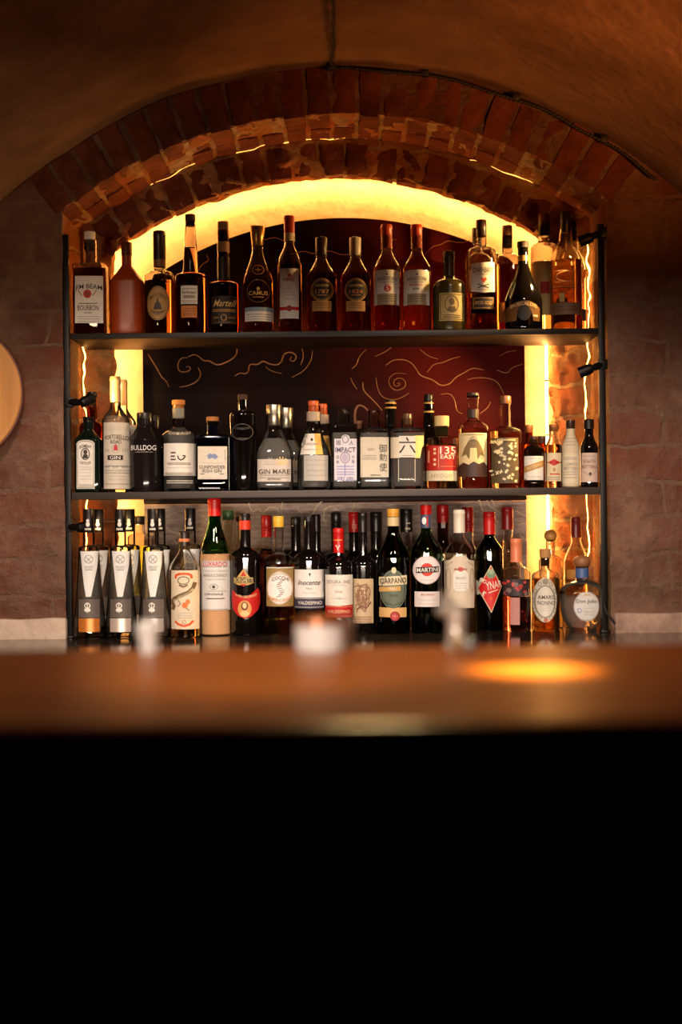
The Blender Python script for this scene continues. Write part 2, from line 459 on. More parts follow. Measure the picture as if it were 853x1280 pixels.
angost(445, 'rum_bottle', 'rum bottle with a silver cap and a round black label ringed in gold', (196, 184, 164), '1824', (200, 120, 60))
def angosr(cx, w, lab, extra_e, extra_t, liq):
    B('rum_bottle', lab, cx, w, 338, 312, 14.5, 281, 311, (188, 62, 30), 1, style='slope', liq=liq, fill=334, capw=14.5, capk='capsule', labels=[
      dict(b=[('a', cx-w/2+1.5, 337, cx+w/2-1.5, 381, 1.5, W)], e=[('r', cx-12, 367, cx+12, 381, (150, 134, 106)), ('p', [(cx-1.5, 344), (cx, 340.5), (cx+1.5, 344)], DK)] + fine(cx-9, cx+9, (352.5,), GRY) + fine(cx-10, cx+10, (370.5, 373.5, 376.5), (104, 88, 66)) + extra_e,
           t=[('ANGOSTURA', cx+.5, 348, 25, 4.6, DK, dict(arc=.8))] + extra_t)])
angosr(484, 34, 'rum bottle with a red cap and a white label bearing a big red five', [('e', 484.5, 360.5, 4.6, 4.2, RED)], [('5', 484.5, 360.5, 4, 5.6, W), ('AGED YEARS', 484.5, 355.2, 9, 1.6, RED)], RAMB)
angosr(521.5, 35, 'red-capped rum bottle whose white label has red lettering and a slanted corner', [('p', [(534, 352), (537, 352), (537, 362), (528, 366)], (220, 190, 120))], [('RESERVA', 520, 356, 16, 3, RED), ('RUM', 520, 361, 8, 2.4, DK)], (.7, .4, .12))
B('rum_bottle', 'squat olive-green rum bottle with a corked neck and a square portrait label', 562, 42, 366, 343, 14, 314, 330,
  (70, 50, 30), 1, style='round', g='olive', capw=14.5, capk='cork', lip=.001, labels=[
  dict(b=[('r', 549.5, 366, 581, 401, (190, 166, 104))], e=[('o', 565, 380, 8.5, 10, .8, DK), ('e', 565, 377, 3.6, 4.6, (106, 84, 48)), ('p', [(559, 389), (561, 383), (569, 383), (571, 389)], (106, 84, 48)), ('s', [(551, 368), (579.5, 368), (579.5, 399), (551, 399), (551, 368)], .7, DK)] + fine(554, 576, (394, 396.5), DK))])
B('rum_bottle', 'spiced rum bottle with a white label, orange heart and a dark lower label', 602.5, 37, 322, 305, 13, 275, 296,
  (52, 30, 20), 1, style='round', liq=RAMB, fill=365, capw=13.4, capk='screw', labels=[
  dict(b=[('p', [(590, 329), (619, 327), (619.5, 364), (605, 366), (590, 364)], W)], e=[('p', [(601, 349), (603, 346.5), (605, 348.5), (607, 346.5), (609, 349), (605, 354)], ORG), ('s', [(597, 355), (612, 360)], 1.2, DK), ('s', [(612, 355), (597, 360)], 1.2, DK)] + fine(595, 615, (343, 362)),
       t=[('OAKHEART', 604.5, 337.5, 25.5, 7, DK)]),
  dict(b=[('r', 591, 371, 618.5, 386.5, (44, 26, 18))], e=[('s', [(592.5, 372.5), (617, 372.5), (617, 385), (592.5, 385), (592.5, 372.5)], .7, GOLD)], t=[('SPICED GOLD', 604.7, 378.6, 22, 4.2, (212, 170, 98))], n='lower_label')])
B('liqueur_bottle', 'bell-shaped black liqueur bottle with an arched gold-lettered label on the top shelf', 655, 47, 384, 322, 13, 302, 316,
  (46, 30, 22), 1, Y=3.405, style='slope', g='black', capw=14.5, capk='cork', bands=[(320, 327, (120, 84, 36))], labels=[
  dict(b=[('p', [(634, 401), (634, 385), (640, 380), (648, 376.6), (656, 375.6), (664, 376.6), (671, 380), (676, 385), (676, 401), (665, 401), (665, 390), (661, 384), (655, 382), (650, 384), (646, 390), (646, 401)], (112, 74, 30))],
       e=[('e', 655.5, 391, 8.6, 9.6, (28, 16, 13)), ('r', 667, 393, 673, 396, CRM)], t=[('BUSCALDIS', 655.5, 379.6, 32, 4, (226, 200, 140), dict(arc=3.6))])])
B('spirit_bottle', 'large clear flagon-like bottle with black cap and grey band ending the top shelf', 708, 39, 330, 296, 17, 265, 291,
  (22, 16, 14), 1, Y=3.42, style='slope', liq=(.75, .5, .28), fill=326, capw=12.5, capk='plain', wt=12, labels=[
  dict(b=[('r', 689, 378, 726.5, 393, (116, 88, 62))], e=fine(693, 722, (383, 387), (84, 62, 44)), n='lower_label'),
  dict(e=[('o', 707.5, 345, 11, 6, .7, (150, 118, 80)), ('r', 700, 366, 706, 377, (178, 150, 100))] + fine(695, 720, (338, 352, 358), (150, 118, 80)), n='engraving')])
# top shelf, behind
B('spirit_bottle', 'clear bottle with a ribbed brown cap standing behind the bell-shaped liqueur', 635, 32, 330, 314, 13, 282, 310,
  (98, 58, 28), 1, Y=3.505, style='round', liq=AMB, fill=332, capw=12.6, capk='screw', labels=[dict(b=[('r', 624, 378, 632, 402, (176, 100, 40))], n='label')])
B('spirit_bottle', 'pale bottle with a red square on its label behind the large flagon', 681, 34, 316, 300, 15, 267, 296,
  (120, 66, 30), 1, Y=3.515, style='round', capw=14, capk='screw', liq=PALE, fill=330, labels=[
  dict(b=[('r', 668, 326, 694, 394, (226, 196, 130))], e=[('r', 676, 352, 687, 367, RED)])])

# ================================================================= middle shelf
def bombay_e(cx): return [('o', cx-.5, 567.5, 5, 7, 1.2, DK), ('e', cx-.5, 565, 2.6, 3, DK), ('p', [(cx-4, 573), (cx+3, 573), (cx+2, 568), (cx-3, 568)], DK)]
B('gin_bottle', 'square dark green gin bottle with a tall arched cream label', 111, 33, 551, 537, 13, 521, 535,
  (24, 22, 22), 2, style='cone', g='blackgreen', sect=(6, .85), capw=13, capk='screw', labels=[
  dict(b=[('a', 96, 550, 118.5, 611, 4, W)], e=[('s', [(97.3, 609.8), (97.3, 554), (101, 552), (107, 551.3), (113, 552), (117.2, 554), (117.2, 609.8), (97.3, 609.8)], .6, DK)] + bombay_e(107.5) + fine(100, 115, (584, 587, 591, 595, 599), LG) + fine(99, 116, (606, 608), GRY),
       t=[('BOMBAY', 107.4, 557.6, 15, 4, DK, dict(arc=1.6)), ('DISTILLED', 107.4, 579, 14, 3.2, DK, dict(arc=-1.2))])])
B('gin_bottle', 'tall frosted gin bottle fully wrapped in a cream paper label', 145, 34.5, 529, 505, 13, 470.5, 503,
  (150, 118, 84), 2, style='slope', g='clear', liq=CLR, fill=520, capw=13.2, capk='capsule', labels=[
  dict(b=[('r', 129, 528, 161.5, 611, (206, 196, 180))],
       e=fine(129.5, 161, (534, 537), LG) + [('p', [(143, 557), (145, 554.5), (147, 558), (148, 563), (142, 563)], RED), ('o', 145, 561, 4.6, 5, .7, GRY), ('r', 134.5, 569, 153.5, 575, DK), ('s', [(130, 583), (160, 583)], 2.4, GRY), ('e', 139, 584.5, 1.4, 1.2, W), ('e', 150, 584.5, 1.4, 1.2, W)] + fine(130, 161, (588, 591, 605), GRY) + fine(133, 158, (595, 599), LG),
       t=[('PORTOBELLO', 145, 546, 28, 5.6, DK, dict(arc=1.8)), ('ROAD', 145, 552.4, 13, 4.6, DK), ('GIN', 144, 572, 13, 4.2, W), ('No', 134.5, 562.5, 4.5, 4, GRY), ('171', 155.5, 562.5, 5, 4, GRY)])])
B('gin_bottle', 'charcoal gin bottle with broad shoulders and plain white lettering', 182, 40, 551, 533, 21, 516, 532,
  (32, 24, 24), 2, style='cone', g='gun', capw=21, capk='plain', labels=[
  dict(t=[('BULLDOG', 179, 559.6, 31, 6.4, (226, 224, 220)), ('LONDON DRY GIN', 180, 565, 22, 1.6, (170, 160, 150))], n='printed_name', b=[])])
B('gin_bottle', 'clear round gin bottle with a white label and a bold two-letter logo', 224, 41, 551, 531, 14.5, 500, 511,
  (190, 120, 50), 2, style='round', liq=CLR, fill=541, capw=16.5, capk='cork', bands=[(510.5, 523, (120, 118, 110))], labels=[
  dict(b=[('r', 204, 554, 243.5, 594.5, W)],
       e=[('r', 213.5, 565, 220, 566.7, DK), ('r', 213.5, 569.4, 219, 571.1, DK), ('r', 213.5, 573.6, 220, 575.3, DK), ('s', [(222.5, 569.5), (223.3, 573), (226, 575), (229, 574), (231, 571.5), (232, 570), (228.5, 569.5)], 1.7, DK), ('r', 209, 578, 237.5, 581, GRY), ('r', 206, 590.5, 240, 594, (170, 166, 158)), ('s', [(208, 584.5), (238, 584.5)], .8, LG)],
       t=[('EDINBURGH GIN', 223, 579.5, 26, 1.8, W)]),
  dict(e=fine(208, 240, (601, 603.5), LG, 1.2), n='engraving', t=[('EDINBURGH', 224, 542, 26, 3.4, (206, 190, 160), dict(arc=-1.2))])])
B('gin_bottle', 'blue-tinted square gin bottle with a cork and a cream label', 266.5, 43, 553, 541, 15, 521, 531,
  (176, 112, 56), 2, style='sharp', g='blue', liq=(.6, .7, .95), fill=548, sect=(6, .8), capw=16, capk='cork', labels=[
  dict(b=[('r', 247.5, 558, 284, 599, (214, 204, 188))], e=[('p', [(259, 570), (262, 566.5), (266, 568), (269, 567), (273, 571), (270, 574), (265, 572.5), (261, 574)], (120, 136, 176)), ('s', [(281.5, 562), (281.5, 575)], 1, GRY)] + fine(252, 279, (578.5, 596.3), LG) + fine(251, 256, (592.5,), DK) + fine(275, 280, (592.5,), DK),
       t=[('GUNPOWDER', 265.5, 584, 32, 4.6, DK), ('IRISH GIN', 265, 588.8, 24, 4, DK)]),
  dict(e=[('s', [(249 + i*2, 609.5 + (i % 2)*1.4) for i in range(14)], 1, (200, 206, 220))], n='engraving')])
B('liquor_bottle', 'tall black bottle narrowing towards its base on the middle shelf', 304, 35, 524, 512, 12, 493, 505,
  (60, 30, 18), 2, style='sharp', g='black', wb=28, capw=12.5, capk='cork', labels=[
  dict(e=[('o', 303, 540, 13, 10, .8, (70, 64, 60)), ('s', [(296, 548), (310, 548)], 1, (70, 64, 60))], n='engraving', t=[('LONDON', 303, 536, 18, 3, (80, 74, 70), dict(arc=-1.6))])])
def ginmare(root, zz, m): pass
B('gin_bottle', 'clear bell-shaped gin bottle with a silver cap and a printed olive branch label', 343.5, 46, 572, 533, 21, 506, 532,
  (196, 188, 172), 2, style='slope', liq=CLR, fill=548, capw=18.5, capt=19.5, capk='metal', sect=(3.5, .9), wb=47, labels=[
  dict(b=[('r', 322, 574, 363.5, 602, (196, 186, 176))],
       e=[('s', [(352, 580), (352+9*math.cos(t*.45), 580-9*math.sin(t*.45))], 1.1, (220, 190, 130)) for t in range(8)] + [('s', [(338, 580), (338+8*math.cos(t*.45), 580-8*math.sin(t*.45))], .9, LG) for t in range(8)] + fine(325, 361, (594, 597), GRY),
       t=[('GIN MARE', 343, 589.5, 38, 6, DK), ('MEDITERRANEAN', 343, 599, 16, 1.8, DK)])])
B('gin_bottle', 'clear tapering gin bottle with an orange glass cap and a half-yellow upper label', 393, 42, 578, 529, 17, 501, 515,
  (206, 90, 40), 2, style='slope', liq=CLR, fill=560, capw=13.5, capk='plain', bands=[(515, 526.5, (170, 150, 130))], wb=42.5, labels=[
  dict(b=[('p', [(377, 542), (400, 542), (403, 568), (375.5, 568)], W), ('p', [(393, 542), (400.5, 542), (404, 568), (395, 568)], (226, 176, 84))], e=[('e', 390, 549.5, 1.6, 1.8, DK)] + fine(379, 400, (562,), GRY), t=[('MONTE MARE', 389.5, 555, 20, 2.8, GRY)]),  # yellow half paints in the warm light of the side lamp
  dict(b=[('r', 380, 569, 410, 601, (176, 172, 168))], e=fine(382, 408, (575, 581, 588, 594), (160, 156, 152)), n='frosted_panel')])
B('gin_bottle', 'square clear gin bottle with a lavender printed label and a glass stopper', 431, 32, 534, 529, 14, 511, 526,
  thin_glass(), 2, style='sharp', liq=CLR, fill=541, sect=(9, .95), capw=14, capk='cork', labels=[
  dict(b=[('p', [(418.3, 548.5), (427, 548.5), (427.5, 545.5), (430, 543.8), (432, 543.3), (434.5, 543.8), (437, 545.5), (437.4, 548.5), (446, 548.5), (446, 601), (418.3, 601)], (212, 206, 214))],
       e=[('o', 432, 549, 3.6, 4.4, .8, (70, 60, 96)), ('o', 431.7, 572, 5.6, 6.6, 1, (120, 112, 150)), ('e', 431.7, 572, 4, 4.8, (176, 168, 190)), ('s', [(418.8, 600.3), (445.4, 600.3)], .8, (110, 110, 170))] + [('s', [(421, y), (443, y)], 1.1, (138, 140, 196)) for y in (583, 586.5, 590, 593)] + [('s', [(431.5, 580), (431.5, 595)], 1.4, (138, 140, 196))],
       t=[('IMPACT', 432, 562.3, 24.5, 6.4, (62, 56, 100)), ('人', 439.5, 553.5, 5, 5.5, (62, 56, 100)), ('因', 423.3, 553.5, 5, 5.5, (62, 56, 100)), ('日', 422.5, 571.5, 2.8, 4, (62, 56, 100)), ('本', 422.5, 577.5, 3.4, 4.4, (62, 56, 100)), ('大', 441.5, 571, 3.4, 4.2, (62, 56, 100)), ('阪', 441.5, 577, 3.4, 4.4, (62, 56, 100)), ('DRY GIN', 432, 597.8, 19, 3.6, (80, 82, 150))])])
B('gin_bottle', 'square clear gin bottle with a cream label and large brushed black characters', 468, 37, 543, 533, 15, 513, 528,
  thin_glass(), 2, style='sharp', liq=CLR, fill=541.5, sect=(8, .95), capw=15, capk='cork', labels=[
  dict(b=[('r', 451, 546.5, 486, 596.5, (206, 196, 176))], e=fine(453, 471, (569.5, 572, 574), GRY) + [('s', [(463, 594), (476, 594)], 1, DK)],
       t=[('御', 478.5, 560.5, 9.5, 10.5, DK), ('勅', 478.7, 571.5, 9, 9.5, DK), ('使', 479, 584, 9, 10.5, DK), ('GIN', 464, 561.5, 9, 3, GRY), ('2017', 463.5, 566.2, 10, 3, W)])])
B('gin_bottle', 'faceted clear gin bottle with one large black six-shaped character on its label', 509.5, 44.5, 543, 533, 15, 517, 531,
  (92, 62, 38), 2, style='sharp', liq=CLR, fill=541.5, sect=(3.2, 1), capw=12.5, capk='screw', labels=[
  dict(b=[('r', 489, 546.5, 500, 572.5, (214, 202, 178)), ('p', [(518.5, 544.5), (530, 544.5), (530, 557), (525.5, 562), (525.5, 572.5), (518.5, 572.5)], (236, 204, 130)), ('r', 499, 545, 519.5, 571.8, (216, 210, 198))],  # yellow right-hand piece is side lamp glow painted onto the label
       e=[('s', [(503.5, 569.5), (518, 569.5)], .8, GRY)], t=[('六', 509.5, 556.5, 21, 20, BK)]),
  dict(e=[('s', [(498.5, 574), (498.5, 602)], .9, (196, 186, 166)), ('s', [(519, 574), (519, 602)], .9, (196, 186, 166)), ('s', [(503+i*2, 598+(i % 2)*2) for i in range(8)], 1.1, (206, 200, 190))], n='engraving')])
B('gin_bottle', 'clear gin bottle with a pale wooden cap and a red label over a cream strip', 553, 40, 553, 543, 17, 520, 543,
  (206, 178, 120), 2, style='round', liq=(.95, .85, .6), fill=556, capw=18.5, capk='cork', labels=[
  dict(b=[('r', 534, 557, 571.8, 588, (176, 34, 22))], e=[('s', [(548.5, 559), (548.5, 585)], .6, (226, 170, 120)), ('s', [(537, 563), (537, 578)], 2, (226, 150, 110))] + [('r', 542.4, y, 545.2, y+3, (232, 200, 160)) for y in (560, 565, 573, 579)] + fine(551, 570, (583,), (226, 120, 90)),
       t=[('135', 560.2, 563, 20, 9.4, (240, 226, 206)), ('EAST', 560.4, 571, 19, 5, (240, 226, 206))]),
  dict(b=[('r', 534, 588.3, 571.8, 601, (214, 200, 168))], t=[('HYOGO', 553, 594.5, 26, 5, (170, 160, 136))], n='lower_label')])
def bird(cx): return [('p', [(578, 571), (581, 560), (586, 551), (592, 548), (598, 551), (603, 560), (606, 571), (601, 568), (598, 573), (592, 576), (586, 573), (583, 568)], (120, 100, 60)), ('p', [(588, 560), (596, 560), (597, 577), (587, 577)], (230, 206, 140)), ('p', [(575.5, 596), (575.5, 582), (580, 578), (586, 581), (592, 577), (599, 580), (605, 577), (609.5, 582), (609.5, 596)], (60, 36, 28)), ('o', 592, 549, 4, 2.6, .8, (90, 76, 48))]
B('gin_bottle', 'round clear bottle with a bird and dark hills printed on its pale label', 592, 37.5, 540, 523, 14, 491, 497,
  (50, 34, 26), 2, style='round', liq=PALE, fill=536, capw=15, capk='plain', lip=.0012, bands=[(512, 522.5, (46, 30, 24))], labels=[
  dict(b=[('r', 575.5, 541, 609.5, 596, (218, 198, 150))], e=bird(592) + fine(579, 606, (543.5,), (130, 110, 70)))])
fl = []
_r = random.Random(3)
for i in range(44):
    fx, fy, fr = _r.uniform(617, 649), _r.uniform(549, 602), _r.uniform(1.2, 2.6)
    for q in range(3):
        an = _r.uniform(0, 1) + q*math.pi/3
        fl.append(('s', [(fx-fr*math.cos(an), fy-fr*math.sin(an)), (fx+fr*math.cos(an), fy+fr*math.sin(an))], .9, (236, 220, 176)))
B('gin_bottle', 'round clear bottle covered with white flowers on a dark printed panel', 632.5, 39, 546, 530, 13, 495, 505,
  (110, 66, 36), 2, style='round', liq=PALE, fill=540, capw=14.5, capk='plain', lip=.0008, labels=[
  dict(b=[('r', 616, 547, 649, 604, (88, 72, 46))], e=fl + [('s', [(622, 550), (644, 550)], 2, (190, 170, 120))])])
B('bitters_bottle', 'small amber bitters bottle with a tan diagonal stripe across its label', 668, 26, 568, 554, 10.5, 545, 554,
  (48, 28, 20), 2, Y=3.405, style='round', g='brown', liq=DAMB, fill=560, capw=10.5, capk='screw', labels=[
  dict(b=[('r', 657, 570, 680, 600, W)], e=[('p', [(657, 583), (680, 575), (680, 583), (657, 591)], TAN)] + fine(660, 677, (596, 573), LG), t=[('BITTERS', 668.5, 583, 18, 3.6, (226, 206, 160), dict(rot=19))])])
B('bitters_bottle', 'small bitters bottle with a cream label carrying a red diamond', 692.5, 21.5, 562, 542, 10, 530, 539,
  (104, 64, 36), 2, Y=3.405, style='slope', liq=RAMB, fill=556, capw=12, capk='screw', labels=[
  dict(b=[('r', 682.8, 566, 702.3, 601.5, CRM)], e=[('p', [(686, 578), (692.5, 573.5), (701, 578), (692.5, 582.5)], RED), ('s', [(685, 578), (702, 578)], 1.2, (120, 20, 18)), ('e', 693, 587, 1.8, 2.6, TAN), ('s', [(688, 592.5), (700, 592.5)], 1.4, RED)] + fine(685, 700, (596.5, 599), GRY))])
B('bitters_bottle', 'small bitters bottle wrapped in cream paper from neck to base', 714, 22.5, 563, 538, 10.5, 525, 536,
  (58, 36, 26), 2, Y=3.405, style='slope', g=paint((206, 190, 160), .6), capw=12.2, capk='screw', labels=[
  dict(b=[('r', 704, 567, 724, 604, (214, 200, 172))], e=fine(706, 722, (572, 574, 590, 593, 597), GRY) + fine(708, 720, (548, 552, 556), GRY), t=[('LEMON', 714.5, 580, 14, 3.6, GRY), ('BITTERS', 714.5, 585.6, 16, 3.6, GRY)])])
B('bitters_bottle', 'small dark bitters bottle with a pinkish label at the end of the middle shelf', 737, 22.5, 563, 541, 11, 524, 536,
  (30, 20, 20), 2, Y=3.405, style='slope', g='black', capw=13, capk='capsule', labels=[
  dict(b=[('r', 727, 566, 748, 602.5, (200, 176, 160))], e=[('p', [(736, 592), (738, 590), (740, 592), (738, 595)], DK), ('s', [(728, 588), (737.5, 595), (747, 588)], .7, GRY)] + fine(730, 745, (570, 575), GRY), t=[('BITTERS', 737.5, 583.5, 18, 3.8, (120, 84, 74)), ('The Bitter Truth', 737.5, 577, 15, 2.4, DK)])])
# middle shelf, behind
B('liquor_bottle', 'dark bottle with a black cap behind the square dark green gin bottle', 115.5, 32, 540, 522, 13, 490, 497,
  (22, 18, 18), 2, Y=3.5, style='round', g='brown', liq=DAMB, fill=530, capw=13, capk='plain')
def hook(root, zz, m):
    bm = bmesh.new(); z0 = zz(531); k = m
    pts = smooth_pts([Vector((-4*k, 0, z0)), Vector((-5*k, 0, z0+16*k)), Vector((-1*k, 0, z0+25*k)), Vector((7*k, 0, z0+23*k)), Vector((13*k, 0, z0+16*k))], 3)
    n = len(pts); tube(bm, pts, [k*(1.9 - 1.1*i/n) for i in range(n)], 8)
    obj('hook_handle', bm, paint((120, 74, 48), .4), root)
B('liquor_bottle', 'clear bottle with a curved hook-shaped stopper behind the lavender label gin', 449, 34, 552, 540, 12, 526, 536,
  (120, 78, 50), 2, Y=3.5, style='round', liq=CLR, fill=550, capw=9, capk='cork', extra=hook)
B('liquor_bottle', 'dark bottle with gold neck rings behind the brushed-character gin', 489, 36, 552, 530, 14, 500, 508,
  (24, 18, 16), 2, Y=3.505, style='round', g='black', capw=13, capk='plain', bands=[(509, 511, GOLD), (503, 505, GOLD)])
B('liquor_bottle', 'tall black bottle standing behind the red label gin', 537, 38, 562, 528, 14, 493, 502,
  (26, 18, 16), 2, Y=3.505, style='slope', g='black', capw=12, capk='plain', bands=[(503, 505, GOLD), (514, 516, GOLD)], wt=11)
B('bitters_bottle', 'small bottle with a brown cap behind the diagonal stripe bitters', 662, 22, 562, 548, 9.5, 531, 541,
  (96, 56, 30), 2, Y=3.47, style='slope', g='brown', liq=AMB, fill=556, capw=10.5, capk='screw')
B('bitters_bottle', 'small bottle with a dark cap between the striped and red diamond bitters', 678, 22, 566, 556, 9.5, 545, 554,
  (58, 34, 24), 2, Y=3.475, style='slope', g='brown', liq=AMB, fill=562, capw=10.5, capk='screw')

# ================================================================= back counter
def vodka(cx, lab, pc, Y=3.345, g='clear'):
    d = cx-111.5
    cr = [('e', cx-2.5, 742+o, 3.2, 2.2, W) for o in (14.5,)] 
    B('vodka_bottle', lab, cx, 26, 689, 681.5, 14, 636, 665.5, (24, 20, 20), 3, Y=Y, style='sharp', g='clear', liq=CLR, fill=700, wb=39.5, capw=14, capk='plain', base=.03,
      body=[(793, 40.3), (772, 38.5), (748, 33.5), (720, 29.3), (700, 27)], labels=[
      dict(b=[('p', [(cx-11.5, 689), (cx+11.5, 689), (cx+9, 710), (cx+5.5, 730), (cx+2.5, 746), (cx-4, 746), (cx-6.5, 730), (cx-9, 710)], (222, 222, 220))],
           e=[('o', cx-.5, 699, 5, 5, .9, GRY), ('s', [(cx-4, 696), (cx+3, 703)], .9, GRY), ('s', [(cx+3, 696), (cx-4, 703)], .9, GRY), ('s', [(cx-6, 708), (cx+5, 708)], .8, GRY), ('s', [(cx-5, 712.5), (cx+4, 712.5)], .8, GRY)], n='frosted_panel',
           t=[('VODKA', cx-.5, 710.2, 10, 2.4, GRY)]),
      dict(b=[('r', cx-13.5, 749, cx+12, 772, (92, 82, 78))], e=[('o', cx-2, 757, 3.2, 3, 1.2, W), ('e', cx-4, 762.5, 1.9, 2.2, W), ('e', cx, 762.5, 1.9, 2.2, W), ('s', [(cx-2, 753), (cx-2, 766)], 1.1, W)], n='upper_label'),
      dict(b=[('r', cx-13.5, 773, cx+12, 790, pc)], n='lower_label', me=.35, ro=.35)],
      bands=[], extra=lambda root, zz, m, cx=cx, Y=Y: capmark(root, zz, m))
def capmark(root, zz, m):
    bm = bmesh.new(); r = 7.25*m; a = zz(664)
    mp = lambda x, y, e: Vector((x*m, -math.sqrt(max(1e-9, r*r-x*x*m*m))-e, a+y*m))
    for (cz, rx, rz) in ((13, 1.9, 2.2), (8.6, 2.6, 2.9)):
        fill_shape(bm, [(rx*math.cos(t*math.pi/10), cz+rz*math.sin(t*math.pi/10)) for t in range(20)], mp, .0003, 0)
    for k in range(4):
        x = -3+2*k; fill_shape(bm, [(x-.7, 1.4), (x+.7, 1.4), (x+.7, 4), (x-.7, 4)], mp, .0003, 0)
    obj('cap_emblem', bm, paint(W), root)
vodka(111.5, 'tall flared clear vodka bottle with a copper lower label beside the metal post', (206, 122, 52))
vodka(151, 'tall flared clear vodka bottle with a silvery pink lower label', (206, 188, 178))
vodka(192, 'tall flared clear vodka bottle partly hidden behind a small blurred glass', (176, 168, 164))
B('liqueur_bottle', 'orange liqueur bottle with a cream label showing an orange and a slanted ribbon', 231, 38.5, 714, 683, 13.5, 664, 682,
  (38, 24, 20), 3, Y=3.37, style='slope', liq=(.7, .3, .05), fill=712, capw=14, capk='capsule', bands=[(671, 677, (206, 120, 74))], wb=38, labels=[
  dict(b=[('r', 213.5, 713, 248, 786.5, (218, 202, 176))],
       e=[('s', [(219.5, 723), (220, 719), (224, 717.6), (230, 717), (236, 717.6), (239, 719), (239.5, 723)], 3, ORG), ('o', 229.5, 725.5, 7, 4.6, .9, DK), ('s', [(224, 731), (229.5, 733.5), (235, 731)], 2.4, (120, 96, 66)),
          ('s', [(215.5, 762), (217.5, 758), (215, 752), (218, 748), (226, 744), (236, 740), (241, 735), (243.5, 728)], 4.4, (110, 88, 56)), ('s', [(217, 751), (226, 745.5), (236, 741.5), (241.5, 736)], 2.8, (196, 176, 138)), ('e', 231.5, 756.5, 3.6, 3.6, (222, 110, 40)), ('e', 235, 752, 2.8, 3, (206, 120, 54)), ('s', [(223, 750), (226, 755), (222, 758)], 1, (110, 92, 60)), ('s', [(233, 760), (237, 763)], 1, (110, 92, 60)),
          ('s', [(219, 776.5), (223, 780), (230, 782.5), (237, 780.5), (241.5, 776)], 2.6, ORG), ('o', 230.5, 777.5, 2.2, 2.2, .7, TAN)] + fine(222, 241, (766, 769, 772), LG),
       t=[('DRY CURACAO', 229, 744, 24, 2.6, DK, dict(rot=24))])])
def straw(root, zz, m):
    bm = bmesh.new(); r = 17.6*m
    prof = [(.0015, r*.95), (.004, r+.0012)]
    n = 34; zt = zz(693)
    for i in range(n+1): prof.append((.006+(zt-.006)*i/n, r+(.0006 if i % 2 else .0016)))
    prof += [(zt+.002, r-.001)]
    lathe(bm, prof, 36)
    obj('straw_wrap', bm, paint((196, 150, 106), .8), root)['label'] = 'woven straw sleeve'
B('liqueur_bottle', 'green-necked liqueur bottle in a straw sleeve with a red cap and white label', 269, 35, 692, 646, 15.5, 623, 645,
  (206, 22, 16), 3, Y=3.41, style='slope', g='green', liq=(.9, .9, .9), fill=676, capw=16.5, capk='capsule', wt=15, extra=straw, labels=[
  dict(b=[('r', 252.3, 701, 286.3, 762.5, (214, 212, 210))], e=[('s', [(253.5, 708.5), (285, 708.5)], .7, GRY), ('o', 267.5, 733.5, 5, 3.2, .8, GRY), ('e', 267.5, 733.5, 2, 1.8, DK), ('s', [(253.3, 761.4), (285.2, 761.4), (285.2, 702), (253.3, 702), (253.3, 761.4)], .5, GRY)] + [('s', [(255+_r.uniform(0, 5), y), (284-_r.uniform(0, 5), y)], 1.5, LG) for y in (713.5, 724, 738.5)] + fine(258, 280, (748,), DK, 1),
       t=[('LUXARDO', 268.5, 705, 28, 5.4, (206, 40, 24)), ('MARASCHINO', 268.5, 719, 27, 4, (150, 146, 142)), ('ORIGINALE', 267.5, 742.5, 22, 2.6, DK)])])
for sp in SPECS[-1:]: sp[1]['labels'][0]['off'] = .003
B('liqueur_bottle', 'dark coffee liqueur bottle with a red arched label and a gold triangle', 307, 36.5, 702, 681, 14, 642, 663,
  (24, 20, 20), 3, Y=3.405, style='round', g='black', capw=13.5, capk='screw', bands=[(650.5, 662, (206, 52, 28))], labels=[
  dict(b=[('p', [(304.5, 711), (313, 722), (317.5, 728.5), (310, 731.5), (298.5, 731.5), (291.5, 728.5), (296, 722)], (196, 160, 90))], e=[('p', [(304.5, 713.5), (308, 720), (301, 720)], RED), ('p', [(300, 730), (309, 730), (304.5, 733)], RED), ('r', 292.5, 721.5, 316.5, 728.5, (60, 48, 30))], t=[('BORGHETTI', 304.5, 725, 23.5, 6, (222, 196, 130))], n='emblem_label'),
  dict(b=[('p', [(290.5, 737), (296, 743), (304.5, 746), (314, 743), (322, 735), (325, 742), (325.5, 752), (322, 763), (314, 771), (306, 773), (298, 770), (291, 762), (289.5, 750)], (190, 22, 18))],
       e=[('e', 306, 761, 8.6, 10.4, (206, 150, 84)), ('e', 306, 757.5, 4.4, 5.4, (104, 44, 22)), ('e', 306, 757, 2.6, 3.6, (232, 196, 140)), ('p', [(299.5, 767), (303, 763.5), (309, 763.5), (312.5, 767), (309, 770.5), (303, 770.5)], (226, 186, 128))],
       t=[('DI VERO CAFFE ESPRESSO', 307.5, 746, 26, 3, (232, 200, 150), dict(arc=-3))])])
